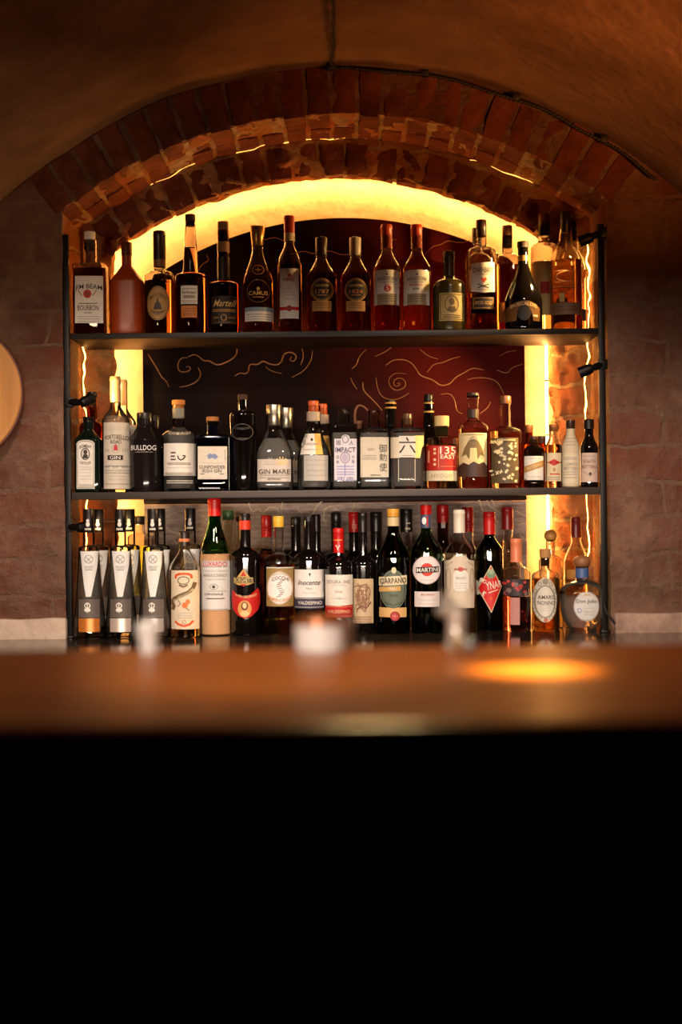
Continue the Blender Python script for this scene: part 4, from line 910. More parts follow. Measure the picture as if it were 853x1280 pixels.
for q in range(1, 5):
    cur = []
    for (x, z) in IP:
        yi = yin(x, z); p = Vector((x, yi+(max(YR+.05, yi+.004)-yi)*q/4, z)); d = rugged(p, .009, 22)+rugged(p, .006, 50)
        cur.append(bm.verts.new(p+d))
    for i in range(len(IP)-1): bm.faces.new((prev[i+1], prev[i], cur[i], cur[i+1]))
    prev = cur
wide = [bm.verts.new((x, max(YR+.05, yin(u, v)+.004), z)) for (x, z), (u, v) in zip(IPW, IP)]
for i in range(len(IP)-1): bm.faces.new((prev[i+1], prev[i], wide[i], wide[i+1]))
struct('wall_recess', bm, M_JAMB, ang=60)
bm = bmesh.new()
wide = [bm.verts.new((x, max(YR+.05, yin(u, v)+.004), z)) for (x, z), (u, v) in zip(IPW, IP)]
back = [bm.verts.new((x, YB, z)) for x, z in IPW]
for i in range(len(IP)-1): bm.faces.new((wide[i+1], wide[i], back[i], back[i+1]))
# back face as a grid of columns
nb = len(IPW)//2; cols = []
for i in range(nb+1):
    a, b = back[i], back[len(IPW)-1-i]
    row = [a] + [bm.verts.new(a.co.lerp(b.co, k/24) + Vector((0, noise.noise(a.co.lerp(b.co, k/24)*9)*.004, 0))) for k in range(1, 24)] + [b] if a is not b else [a]*25
    cols.append(row)
for a, b in zip(cols, cols[1:]):
    for k in range(24):
        vs = []
        for v in (a[k], a[k+1], b[k+1], b[k]):
            if v not in vs: vs.append(v)
        if len(vs) > 2: bm.faces.new(vs)
struct('wall_niche', bm, M_LIME, ang=60)

# --- arches of bricks on edge
def ring(name, cx, cz, r0, r1, y0, y1, a0, a1, pitch, seed, prot):
    rnd = random.Random(seed); bm = bmesh.new()
    n = round(abs(a1-a0)*(r0+r1)/2/pitch); da = (a1-a0)/n
    P = lambda a, r, y: Vector((cx+r*math.cos(a), y, cz+r*math.sin(a)))
    # mortar bed
    ns = n*4; R0, R1 = r0+.004, r1-.001; st = []
    for i in range(ns+1):
        a = a0+(a1-a0)*i/ns; q = []
        for (r, y) in ((R1, y0-prot+.012), ((R0+R1)/2, y0-prot+.012), (R0, y0-prot+.012), (R0, (y0+y1)/2), (R0, y1)):
            p = P(a, r, y); q.append(bm.verts.new(p + rugged(p, .006, 38, seed)))
        st.append(q)
    for s, t in zip(st, st[1:]):
        for k in range(4): bm.faces.new((s[k], t[k], t[k+1], s[k+1])).material_index = 1
    # bricks
    for i in range(n):
        for (ya, yb) in ((y0, y0+(y1-y0)*.5), (y0+(y1-y0)*.5, y1)) if y1-y0 > .15 else ((y0, y1),):
            g = .0032/((r0+r1)/2); b0 = a0+da*i+math.copysign(g*rnd.uniform(.5, 1.5), da); b1 = a0+da*(i+1)-math.copysign(g*rnd.uniform(.5, 1.5), da)
            ra, rb = r0+rnd.uniform(-.004, .005), r1+rnd.uniform(-.012, .0)
            yy = ya-(prot+rnd.uniform(-.004, .004) if ya == y0 else -.003); yb2 = yb-.003
            vs = {}
            NX, NR, NY = 3, 5, 3
            def v(i1, j, k):
                if (i1, j, k) not in vs:
                    ca = .06 if j in (0, NR) or k in (0,) else 0
                    t = i1/NX; t = t*(1-2*ca)+ca
                    rr = ra+(rb-ra)*j/NR
                    p = P(b0+(b1-b0)*t, rr, yy+(yb2-yy)*k/NY)
                    if k == 0 and (i1 in (0, NX) or j in (0, NR)): p.y += .004
                    vs[(i1, j, k)] = bm.verts.new(p + rugged(p, .0048, 34, seed+i*.37)+rugged(p, .002, 90))
                return vs[(i1, j, k)]
            for a in range(NX):
                for j in range(NR): bm.faces.new((v(a, j, 0), v(a+1, j, 0), v(a+1, j+1, 0), v(a, j+1, 0)))
            for a in range(NX):
                for k in range(NY):
                    bm.faces.new((v(a, 0, k), v(a, 0, k+1), v(a+1, 0, k+1), v(a+1, 0, k)))
                    bm.faces.new((v(a, NR, k), v(a+1, NR, k), v(a+1, NR, k+1), v(a, NR, k+1)))
            for j in range(NR):
                for k in range(NY):
                    bm.faces.new((v(0, j, k), v(0, j+1, k), v(0, j+1, k+1), v(0, j, k+1)))
                    bm.faces.new((v(NX, j, k), v(NX, j, k+1), v(NX, j+1, k+1), v(NX, j+1, k)))
    bmesh.ops.recalc_face_normals(bm, faces=bm.faces[:])
    return struct(name, bm, [M_BRICK, M_MORT], ang=50)
aO = math.acos((XR-CXR)/RO); aO2 = math.acos((XL-CXR)/RO)
ring('trim_1', CXR, CZR, RO-.004, RV-.003, YW, YR, aO2+.02, aO-.02, .063, 3, .006)
aI = math.acos((IXR+.012)/RI); aI2 = math.acos((IXL+.012)/RI)
ring('trim_2', -.012, CZI, RI-.002, RI+.086, YR, YR+.045, aI2+.01, aI-.01, .066, 8, .006)

# --- vault, side walls, floor
bm = bmesh.new(); NV = 72; ys = [-1.5+(YW+.03+1.5)*(1-(1-i/34)**1.7) for i in range(35)]; st = []
for y in ys:
    q = []
    for i in range(NV+1):
        a = math.pi*i/NV; p = Vector((CXR+RV*math.cos(a), y, CZR+RV*math.sin(a)))
        d = noise.noise(p*2.2)*.012+noise.noise(p*7)*.005+noise.noise(p*21)*.0022
        q.append(bm.verts.new(p - Vector((math.cos(a), 0, math.sin(a)))*(d+.004)))
    st.append(q)
for s, t in zip(st, st[1:]):
    for k in range(NV): bm.faces.new((s[k], s[k+1], t[k+1], t[k]))
struct('ceiling', bm, M_VAULT, ang=60)
for nm, sx in (('wall_left', -1), ('wall_right', 1)):
    bm = bmesh.new(); x = CXR+sx*(RV+.002)
    box(bm, min(x, x+sx*.1), -1.5, 0, max(x, x+sx*.1), YW+.03, CZR+.01); struct(nm, bm, M_WALL, False)
bm = bmesh.new(); box(bm, -1.5, -1.6, 0, 1.5, -1.5, 2.4); struct('wall_front', bm, M_WALL, False)
bm = bmesh.new(); box(bm, -1.5, -1.6, -.08, 1.5, YW+.1, 0); struct('floor', bm, rough_mat('floor_boards', (.03, .018, .012), (.07, .04, .025), 6), False)
# plaster plinth on the wall just above the counter
for (x0, x1) in ((CXR-RV, XL+.002), (at(768, 780, YW).x, CXR+RV)):
    bm = bmesh.new(); box(bm, x0, YW-.014, Z3-.03, x1, YW+.02, Z3+.047, .006)
    bmesh.ops.subdivide_edges(bm, edges=[e for e in bm.edges if e.calc_length() > .2], cuts=14)
    for v in bm.verts: v.co += rugged(v.co, .004, 16)
    struct('baseboard_back', bm, rough_mat('plinth_plaster', (.42, .33, .26), (.62, .5, .4), 12) if x0 < 0 else rough_mat('plinth_plaster_worn', (.2, .12, .09), (.42, .3, .23), 12))  # second plinth takes a darker plaster tone

# ================================================================= painted panel with gold lines
PXL, PXR = at(180, 560, 3.62).x, at(657, 560, 3.62).x
PCX, PCR = at(429, 420, 3.61).x, 427*3.61/F
PCZ = at(429, 272, 3.61).z - PCR
panel = thing('painted_panel', 'dark red arch-topped panel with thin gold line drawings behind the bottles', 'panel', (PCX, 3.62, Z3))
def panel_outline(zb, zt):
    if zt:                                        # lower part
        return [(PXL, zb), (PXR, zb), (PXR, zt), (PXL, zt)]
    zl = PCZ+math.sqrt(PCR**2-(PXL-PCX)**2); zr = PCZ+math.sqrt(PCR**2-(PXR-PCX)**2)
    a0, a1 = math.atan2(zr-PCZ, PXR-PCX), math.atan2(zl-PCZ, PXL-PCX)
    return [(PXL, zb), (PXR, zb)] + [(PCX+PCR*math.cos(a0+(a1-a0)*i/48), PCZ+PCR*math.sin(a0+(a1-a0)*i/48)) for i in range(49)]
ZSP = Z2-.028
def slab(name, poly, m, lab=None, y0=-.006, y1=.010):
    bm = bmesh.new(); O = Vector((PCX, 0, Z3))
    a = [bm.verts.new(Vector((x, y0, z))-O) for x, z in poly]; b = [bm.verts.new(Vector((x, y1, z))-O) for x, z in poly]
    bm.faces.new(a); bm.faces.new(b[::-1])
    for i in range(len(a)): bm.faces.new((a[i], b[i], b[(i+1) % len(a)], a[(i+1) % len(a)]))
    bmesh.ops.recalc_face_normals(bm, faces=bm.faces[:])
    o = obj(name, bm, m, panel, False)
    if lab: o['label'] = lab
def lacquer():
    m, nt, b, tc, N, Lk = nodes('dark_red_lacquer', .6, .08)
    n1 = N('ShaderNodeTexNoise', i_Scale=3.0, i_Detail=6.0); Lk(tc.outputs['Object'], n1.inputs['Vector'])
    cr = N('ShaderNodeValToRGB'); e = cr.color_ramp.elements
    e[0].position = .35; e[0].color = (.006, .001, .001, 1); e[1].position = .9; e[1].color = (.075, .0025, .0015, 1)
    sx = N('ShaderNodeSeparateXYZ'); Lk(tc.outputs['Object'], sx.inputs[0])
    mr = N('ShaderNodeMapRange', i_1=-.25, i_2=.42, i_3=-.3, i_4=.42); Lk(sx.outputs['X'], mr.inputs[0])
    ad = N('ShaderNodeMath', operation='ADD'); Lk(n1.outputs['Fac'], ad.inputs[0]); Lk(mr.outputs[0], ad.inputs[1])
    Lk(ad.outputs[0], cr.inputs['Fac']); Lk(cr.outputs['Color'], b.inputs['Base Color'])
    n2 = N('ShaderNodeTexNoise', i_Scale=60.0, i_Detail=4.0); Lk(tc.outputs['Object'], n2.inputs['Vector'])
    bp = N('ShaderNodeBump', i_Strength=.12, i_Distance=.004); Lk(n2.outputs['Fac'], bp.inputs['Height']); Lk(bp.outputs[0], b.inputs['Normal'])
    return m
def streaky():
    m, nt, b, tc, N, Lk = nodes('streaky_grey_render', .6, .4)
    mp = N('ShaderNodeMapping'); mp.inputs['Scale'].default_value = (6, 6, 26); Lk(tc.outputs['Object'], mp.inputs['Vector'])
    n1 = N('ShaderNodeTexNoise', i_Scale=5.0, i_Detail=9.0, i_Roughness=.7); Lk(mp.outputs[0], n1.inputs['Vector'])
    cr = N('ShaderNodeValToRGB'); e = cr.color_ramp.elements
    e[0].position = .34; e[0].color = (.3, .2, .16, 1); e[1].position = .68; e[1].color = (.62, .5, .43, 1)
    Lk(n1.outputs['Fac'], cr.inputs['Fac']); Lk(cr.outputs['Color'], b.inputs['Base Color'])
    bp = N('ShaderNodeBump', i_Strength=.5, i_Distance=.006); Lk(n1.outputs['Fac'], bp.inputs['Height']); Lk(bp.outputs[0], b.inputs['Normal'])
    return m
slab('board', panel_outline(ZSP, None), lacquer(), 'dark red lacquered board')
slab('lower_board', panel_outline(Z3+.004, ZSP-.001), streaky(), 'streaky grey-brown lower board')
def zl(ox, oy, k, pts): return [(ox+x/k, oy+y/k) for x, y in pts]
A, Bz = (170, 400, 3.281), (420, 400, 3.281)
C1, C2, C3, C4 = (270, 620, 8.53), (350, 620, 7.11), (540, 620, 7.11), (140, 620, 7.755)
GLN = [
 (*A, 1.3, [(50,140),(65,165),(90,205),(105,235),(125,250),(135,275)]),
 (*A, 1.9, [(415,100),(415,145),(380,170),(340,185),(320,180),(300,165),(280,170),(260,150),(240,140),(215,150)]),
 (*A, 1.5, [(210,155),(185,155),(170,180),(175,210),(200,215),(225,205),(220,190),(205,192)]),
 (*A, 1.5, [(255,195),(268,220),(255,250),(215,270),(180,275)]),
 (*A, 1.7, [(405,230),(430,215),(445,222),(462,215),(465,178),(500,185),(520,165),(550,182),(585,185),(600,165),(605,140),(630,130),(655,140),(658,160),(642,172),(630,162),(640,150)]),
 (*A, 1.1, [(680,110),(690,150),(675,185)]), (*A, 1.2, [(725,125),(720,165),(690,210),(640,235)]), (*A, .9, [(530,190),(555,210),(600,220)]),
 (*Bz, 1.1, [(125,120),(95,150),(85,185),(65,200)]), (*Bz, 1.1, [(235,105),(205,130),(160,150)]), (*Bz, 1.0, [(60,235),(70,260),(88,285)]),
 (*Bz, 1.4, [(110,255),(112,290),(150,325),(190,370)]), (*Bz, .9, [(165,235),(170,280),(190,320),(250,330),(300,300)]),
 (*Bz, 1.7, [(205,185),(240,160),(300,165),(330,200),(345,230),(400,245),(430,272),(470,262),(490,235),(530,215),(560,195),(605,205)]),
 (*Bz, 1.2, [(375,215),(400,180),(440,175),(470,160),(510,150)]), (*Bz, 1.0, [(345,120),(380,150),(420,160)]),
 (*Bz, 1.2, [(540,245),(580,235),(640,240),(670,260),(690,305)]), (*Bz, 1.2, [(660,205),(705,222),(720,195),(770,180)]),
 (*Bz, .9, [(250,262),(262,255),(262,270),(240,272),(236,250),(255,236),(284,244),(288,275),(250,292),(222,275),(215,240),(245,215),(290,222)]),
 (*Bz, 1.2, [(590,385),(625,360),(635,335)]), (*Bz, .9, [(670,150),(700,130),(740,125)]), (*Bz, 1.0, [(430,305),(470,300),(490,330),(495,375),(520,385)]),
 (0,0,1, .9, [(365,318),(380,313),(392,318),(410,312),(430,320),(445,314)]), (0,0,1, .9, [(478,305),(486,298),(496,300)]), (0,0,1, .9, [(532,318),(540,308),(552,306),(560,300),(575,304),(590,300)]), (0,0,1, .9, [(330,300),(345,296),(356,302)]), (0,0,1,.9,[(245,345),(252,330),(262,326),(258,318)]),
 (*C1, 1.9, [(355,70),(365,130),(400,170),(440,140),(470,140),(500,180),(540,150),(570,120),(620,115),(660,130),(675,190)]), (*C1, 1.6, [(715,55),(700,110),(700,200)]),
 (*C2, 2.0, [(390,40),(330,80),(315,120),(285,165)]), (*C2, 1.6, [(155,100),(170,130),(205,155)]), (*C2, 2.0, [(510,140),(490,95),(455,85),(420,105),(385,130),(400,160),(380,190),(395,215),(420,270)]), (*C2, 1.9, [(660,60),(650,100),(635,135)]),
 (*C3, 3.2, [(410,10),(430,60),(450,135)]), (*C3, 1.8, [(490,30),(510,90),(560,120),(610,145)]), (*C3, 1.5, [(530,30),(560,80)]), (*C3, 1.7, [(280,120),(320,90),(380,95),(420,100)]), (*C3, 2.0, [(325,190),(370,135),(430,130)]),
 (*C3, 1.8, [(540,215),(580,225),(610,250)]), (*C3, 1.2, [(545,300),(590,320)]), (*C3, 1.6, [(720,140),(760,135),(800,170),(850,175)]), (*C3, 1.6, [(770,260),(800,240),(850,255)]), (*C3, 1.4, [(780,340),(810,380),(850,395)]),
 (*C4, 1.5, [(510,205),(560,190),(590,165),(630,160)]), (*C4, 2.0, [(520,290),(560,340),(600,350),(640,370)]), (*C4, 1.6, [(590,410),(610,440),(640,460)]),
]
Yp = 3.62-.006; bmu = bmesh.new(); bml = bmesh.new(); O = Vector((PCX, 3.62, Z3))
for (ox, oy, k, wd, pts) in GLN:
    P3 = [at(x, y, Yp-.0004)-O for x, y in zl(ox, oy, k, pts)]; bm = bml if (ox, oy, k) in (C1, C2, C3, C4) else bmu
    P3 = smooth_pts([Vector((p.x, p.y, p.z)) for p in P3], 3); n = len(P3)
    tube(bm, P3, [wd*.5*Yp/F*(.55+.45*math.sin(math.pi*min(.96, max(.04, i/(n-1))))) for i in range(n)], 6)
obj('gold_line_pattern', bmu, paint((150, 96, 46), .45, .25), panel)['label'] = 'thin gold drawn clouds and swirls'
obj('pale_line_pattern', bml, paint((224, 206, 170), .5), panel)['label'] = 'thin pale drawn cloud lines'

# ================================================================= light strips along the recess
def strip(name, label, pts, wd, nrm, e):
    """flat LED tape with its backing"""
    t = thing(name, label, 'light', pts[len(pts)//2]); O = Vector(pts[len(pts)//2]); bm = bmesh.new(); bk = bmesh.new(); L = []
    for p in pts:
        p = Vector(p); n = nrm(p)
        L.append([v for v in ((p+Vector((0, -wd/2, 0))+n*.002-O), (p+Vector((0, wd/2, 0))+n*.002-O), p+Vector((0, -wd/2, 0))-O, p+Vector((0, wd/2, 0))-O)])
    V = [[bm.verts.new(q) for q in l[:2]] for l in L]; W2 = [[bk.verts.new(q) for q in (l[2], l[3])] for l in L]
    for a, b in zip(V, V[1:]): bm.faces.new((a[0], b[0], b[1], a[1]))
    for a, b in zip(W2, W2[1:]): bk.faces.new((a[0], a[1], b[1], b[0]))
    obj('glowing_tape', bm, e, t, False); obj('backing', bk, paint((200, 190, 170), .6), t, False)
WARM = (1., .44, .12)
ELED = emit(WARM, 110)
Yt = 3.672
zl_ = CZI+math.sqrt((RI+.024)**2-(IXL-.024+.012)**2); zr_ = CZI+math.sqrt((RI+.024)**2-(IXR+.024+.012)**2)
aa0, aa1 = math.atan2(zl_-CZI, IXL-.024+.012), math.atan2(zr_-CZI, IXR+.024+.012)
strip('led_strip', 'warm light strip hidden along the arched top of the recess', [(-.012+(RI+.024)*math.cos(aa0+(aa1-aa0)*i/40), Yt, CZI+(RI+.024)*math.sin(aa0+(aa1-aa0)*i/40)) for i in range(41)], .010, lambda p: (Vector((-.012, Yt, CZI))-p).normalized(), ELED)
strip('led_strip', 'warm upright light strip in the recess jamb behind the paper-wrapped gin', [(IXL-.024, Yt, Z3+.01+(zl_-.02-Z3)*i/12) for i in range(13)], .010, lambda p: Vector((1, 0, 0)), ELED)
t = thing('led_strip', 'warm upright rope light in the recess corner behind the small bitters bottles', 'light', (IXR-.014, 3.658, Z3))
bm = bmesh.new(); tube(bm, [Vector((0, 0, .01+(zr_-.05-Z3)*i/12)) for i in range(13)], .0032, 8); obj('glowing_tape', bm, emit(WARM, 80), t)
for q in range(5):
    bm = bmesh.new(); lathe(bm, [(.06+.14*q, .0042), (.066+.14*q, .0042)], 12); obj('bracket', bm, paint((120, 112, 100), .5), t)
# light showing through ragged seams in the corners of the niche
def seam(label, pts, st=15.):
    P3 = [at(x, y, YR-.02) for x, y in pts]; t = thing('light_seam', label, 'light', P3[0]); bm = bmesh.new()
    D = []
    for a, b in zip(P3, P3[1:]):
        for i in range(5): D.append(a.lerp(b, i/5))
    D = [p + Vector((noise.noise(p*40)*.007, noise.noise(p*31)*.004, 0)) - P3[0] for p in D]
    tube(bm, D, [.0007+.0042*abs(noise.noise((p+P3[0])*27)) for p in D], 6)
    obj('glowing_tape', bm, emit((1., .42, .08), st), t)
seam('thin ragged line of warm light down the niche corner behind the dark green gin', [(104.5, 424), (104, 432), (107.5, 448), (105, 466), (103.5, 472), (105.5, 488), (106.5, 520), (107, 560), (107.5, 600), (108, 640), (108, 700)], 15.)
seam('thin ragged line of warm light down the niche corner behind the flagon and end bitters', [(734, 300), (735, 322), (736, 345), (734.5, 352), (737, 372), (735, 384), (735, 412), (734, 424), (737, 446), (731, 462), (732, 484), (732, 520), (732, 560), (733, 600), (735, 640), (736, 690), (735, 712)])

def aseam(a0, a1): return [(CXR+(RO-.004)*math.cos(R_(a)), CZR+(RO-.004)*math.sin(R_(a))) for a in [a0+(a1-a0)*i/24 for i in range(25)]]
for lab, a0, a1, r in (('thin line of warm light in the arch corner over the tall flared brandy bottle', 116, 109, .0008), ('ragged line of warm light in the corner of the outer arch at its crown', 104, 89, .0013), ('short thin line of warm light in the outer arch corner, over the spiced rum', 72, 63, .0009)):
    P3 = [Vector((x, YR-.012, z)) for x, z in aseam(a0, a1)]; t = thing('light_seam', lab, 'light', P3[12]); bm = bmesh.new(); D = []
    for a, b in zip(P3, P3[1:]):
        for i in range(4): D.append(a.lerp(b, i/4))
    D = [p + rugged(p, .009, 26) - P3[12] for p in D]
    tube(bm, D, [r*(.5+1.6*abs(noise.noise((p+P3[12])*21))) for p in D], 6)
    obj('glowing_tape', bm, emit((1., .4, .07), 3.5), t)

# added tape, unseen behind the bottles, to warm the arch soffit
t = thing('led_strip', 'warm light strip lying along the back of the top shelf behind the bottles', 'light', (0, 3.572, Z1))
bm = bmesh.new(); box(bm, -.60, -.006, .0005, .60, .006, .003); obj('backing', bm, paint((200, 190, 170), .6), t, False)
bm = bmesh.new(); box(bm, -.60, -.004, .003, .60, .004, .0045); obj('glowing_tape', bm, emit((1., .4, .07), 1.5), t, False)
ld = bpy.data.lights.new('shelf_tape_light', 'AREA'); ld.shape = 'RECTANGLE'; ld.size = 1.2; ld.size_y = .008; ld.energy = 2.4; ld.color = (1, .36, .06)
lo_ = link(bpy.data.objects.new('shelf_tape_light', ld), t); lo_.location = (0, 0, .006); lo_.rotation_euler = (R_(180), 0, 0)

# ================================================================= shelf frame
XS0, XS1 = at(93, 515, 3.4).x, at(749, 515, 3.4).x
shelf_u = thing('shelf_frame', 'black steel frame with two long bottle shelves standing in the brick niche', 'shelf', ((XS0+XS1)/2, 3.36, Z3))
O = Vector(shelf_u.location)
def part_box(name, parent, *a, mat=None, bev=.0015, off=O):
    bm = bmesh.new(); box(bm, a[0]-off.x, a[1]-off.y, a[2]-off.z, a[3]-off.x, a[4]-off.y, a[5]-off.z, bev)
    return obj(name, bm, mat or M_STEEL, parent, ang=30)
M_SHELF = wood_mat('dark_shelf_wood', (.012, .006, .004), (.028, .014, .008), .5, 'X', 9., spec=.15)
for (z, th) in ((Z1, .013), (Z2, .016)):
    s = part_box('shelf', shelf_u, XS0, 3.362, z-th, XS1, 3.592, z-.0005, mat=M_SHELF)
    part_box('front_rail', s, XS0, 3.357, z-th-.001, XS1, 3.3625, z, mat=paint((24, 20, 19) if z == Z1 else (60, 52, 48), .45, .3))  # middle rail painted lighter to carry the light on its front
    if z == Z2: part_box('rear_rail', s, PXL+.002, 3.588, z-th-.010, PXR-.002, 3.596, z-th, mat=M_SHELF)
for sx, x, ytop in ((-1, at(84.5, 540, 3.36).x, 290), (1, at(753.5, 540, 3.36).x, 284)):
    part_box('post', shelf_u, x-.0075, 3.352, Z3+.001, x+.0075, 3.367, at(426, ytop, 3.36).z)
    part_box('foot', shelf_u, x-.010, 3.345, Z3, x+.010, 3.375, Z3+.006)
bm = bmesh.new(); p0 = at(757, 762, 3.34)
tube(bm, smooth_pts([at(755, 755, 3.345)-O, at(758, 766, 3.335)-O, at(765, 774, 3.325)-O, at(769, 780, 3.32)-O], 2), .0032, 6)
obj('tie_strap', bm, paint((14, 12, 12), .6), shelf_u)

# small clamp spotlights
def spotlamp(label, head, tip, post, energy, lit=True):
    H, T, Pp = at(*head, 3.345), at(*tip, 3.38), at(*post, 3.36)
    t = thing('clip_spotlight', label, 'spotlight', Pp); bm = bmesh.new()
    d = (T-H).normalized(); L = .034; a = H-d*L*.5; 
    q = Matrix.Translation(a-Pp) @ d.to_track_quat('Z', 'Y').to_matrix().to_4x4()
    lathe(bm, [(0, .006), (.002, .0105), (.008, .0125), (L-.004, .0135), (L, .0137), (L, .0118), (L-.005, .0115)], 20, mat=q)
    obj('head', bm, M_STEEL, t)
    bm = bmesh.new(); lathe(bm, [(L-.0055, .0112), (L-.004, .0112), (L-.0035, .009)], 20, mat=q)
    obj('lens', bm, emit((1., .5, .1), 6 if lit else .6), t)
    bm = bmesh.new(); tube(bm, [Vector((0, 0, 0)), (a+d*.010-Pp)*.55+Vector((0, -.004, 0)), a+d*.008-Pp], [.0095, .0085, .006], 10); obj('arm', bm, M_STEEL, t)
    bm = bmesh.new(); box(bm, -.011, -.011, -.012, .011, .011, .012, .002); obj('clamp', bm, M_STEEL, t)
    if energy:
        ld = bpy.data.lights.new('clip_spotlight_beam', 'SPOT'); ld.energy = energy; ld.color = (1, .58, .2); ld.spot_size = R_(105); ld.spot_blend = .6; ld.shadow_soft_size = .009
        lo = link(bpy.data.objects.new('clip_spotlight_beam', ld), t)
        lo.location = a + d*(L+.004) - Pp; lo.rotation_euler = (-d).to_track_quat('Z', 'Y').to_euler()
spotlamp('black clip spotlight level with the flagon at the end of the top shelf', (733, 299), (640, 338), (753, 291), 12)
spotlamp('black clip spotlight above the pinkish label bitters, aimed along the middle shelf', (733, 463), (640, 500), (753, 456), 16)
spotlamp('black clip spotlight above the square dark green gin', (108, 501), (135, 486), (86, 503), 4)
spotlamp('black clip spotlight beside the cap of the copper label vodka', (104, 659), (130, 657), (86, 659), 3)

# ================================================================= back counter, bar, things on the bar
cnt = thing('back_counter', 'glossy dark stone back counter under the bottles, running into the niche', 'counter', (0, 3.1, 0))
M_STONE = rough_mat('black_polished_stone', (.012, .009, .008), (.03, .022, .018), 20, rough=.09, bump=.02, dist=.002)
bm = bmesh.new(); OC = Vector((0, 3.1, 0))
XA = RV-.02
poly = [(-XA, 2.84), (XA, 2.84), (XA, YW-.016), (XR-.012, YW-.016), (XR-.012, YR-.03), (IXR-.012, YR-.03), (IXR-.012, YB-.02), (IXL+.012, YB-.02), (IXL+.012, YR-.03), (XL+.012, YR-.03), (XL+.012, YW-.016), (-XA, YW-.016)]
lo = [bm.verts.new(Vector((x, y, Z3-.04))-OC) for x, y in poly]; hi = [bm.verts.new(Vector((x, y, Z3))-OC) for x, y in poly]
bm.faces.new(lo[::-1]); bm.faces.new(hi)
for i in range(len(poly)): j = (i+1) % len(poly); bm.faces.new((lo[i], lo[j], hi[j], hi[i]))
obj('worktop', bm, M_STONE, cnt, False)
part_box('cabinet', cnt, -XA, 2.88, .001, XA, YW-.016, Z3-.04, mat=wood_mat('black_cabinet', (.01, .007, .006), (.02, .014, .01), .5, 'Z'), off=OC)

BZ = CZ-.126
bar = thing('bar_counter', 'long varnished brown wooden bar counter with a rounded front edge', 'bar counter', (0, 1.1, 0))
OB = Vector((0, 1.1, 0)); bm = bmesh.new(); XA = RV-.03
prof = [(1.33, BZ-.024), (1.33, BZ-.005), (1.325, BZ), (.8515, BZ), (.8515, BZ-.024)]
prof2 = [(.8515, BZ)] + [(.851-.012*math.sin(t*math.pi/12), BZ-.012+.012*math.cos(t*math.pi/12)) for t in range(0, 13)]
def extr(bm, prof):
    st = []
    for x in (-XA, 0, XA): st.append([bm.verts.new(Vector((x, y, z))-OB) for y, z in prof])
    for s, t in zip(st, st[1:]):
        for k in range(len(prof)): j = (k+1) % len(prof); bm.faces.new((s[k], t[k], t[j], s[j]))
    bm.faces.new(st[0][::-1]); bm.faces.new(st[-1]); bmesh.ops.recalc_face_normals(bm, faces=bm.faces[:])
extr(bm, prof)
obj('countertop', bm, wood_mat('varnished_bar_wood', (.29, .062, .003), (.4, .098, .006), .36, 'X', 5., spec=.4, tint=(1., .42, .08)), bar, ang=25)
bm = bmesh.new(); extr(bm, prof2); obj('rounded_edge', bm, wood_mat('polished_bar_edge', (.05, .012, .002), (.08, .02, .003), .2, 'X', 5., coat=.5, croot=.1), bar, ang=40)
part_box('front_panel', bar, -XA, .90, .001, XA, .92, BZ-.022, mat=paint((9, 9, 9), .8, spec=.1), off=OB)
part_box('back_panel', bar, -XA, 1.13, .001, XA, 1.15, BZ-.03, mat=paint((14, 12, 12), .6), off=OB)

def tumbler(name, label, px, py, w, ytop, Y, wt, mat, lidded=None, wall=.003):
    p = at(px, py, Y); X = p.x; m = Y/F; h = at(px, ytop, Y).z-BZ; t = thing(name, label, 'glass', (X, Y, BZ)); bm = bmesh.new()
    r0, r1 = w*m/2, wt*m/2
    lathe(bm, [(0, r0*.93), (.0015, r0), (h*.5, (r0+r1)/2), (h-.001, r1), (h, r1-.001)], 32)
    lathe(bm, [(h*.22, r0-wall-.002), (h*.26, r0-wall), (h*.6, (r0+r1)/2-wall), (h-.0009, r1-wall), (h+.0001, r1-wall)], 32, flip=True)
    bmesh.ops.delete(bm, geom=[f for f in bm.faces if len(f.verts) > 4 and f.calc_center_median().z > h-.0008], context='FACES')
    top = [v for v in bm.verts if v.co.z > h-.0006]
    es = [e for e in bm.edges if all(v in top for v in e.verts) and len(e.link_faces) == 1]
    if es: bmesh.ops.bridge_loops(bm, edges=es)
    obj('bowl', bm, mat, t)
    return t, X, m, h, r0
G_C = glass((250, 250, 248)); M_MILK = paint((240, 236, 230), .15, spec=.6)
t, X, m, h, r0 = tumbler('tea_light_glass', 'low white glass holder with a copper rim on the bar', 400, 800, 62, 778, 1.29, 63, M_MILK)
bm = bmesh.new(); lathe(bm, [(h*.28, r0-.006), (h*.8, r0-.0055), (h*.83, r0-.008)], 28); obj('white_filling', bm, paint((236, 234, 230), .4), t)
bm = bmesh.new(); lathe(bm, [(h-.002, r0+.0006), (h+.0045, r0-.0008), (h+.006, r0-.006), (h+.0065, r0*.6)], 28); obj('rim', bm, paint((150, 82, 36), .35, .4), t)
t, X, m, h, r0 = tumbler('shot_glass', 'small white glass with a wide flared lip on the bar before the vodka bottles', 185.5, 800, 21, 776, 1.285, 27, M_MILK)
bm = bmesh.new(); lathe(bm, [(h*.55, 11*m), (h*.6, 15*m), (h*.8, 15.4*m), (h*.97, 13*m), (h, 11*m)], 28); obj('frosted_lip', bm, paint((228, 222, 214), .25), t)
bm = bmesh.new(); lathe(bm, [(h*.28, r0-.0045), (h*.54, r0-.003)], 24); obj('ice', bm, paint((226, 220, 212), .2), t)
t, X, m, h, r0 = tumbler('water_glass', 'clear tumbler beside the copper-rimmed glass holder on the bar', 432, 800, 18, 772, 1.31, 26, G_C)
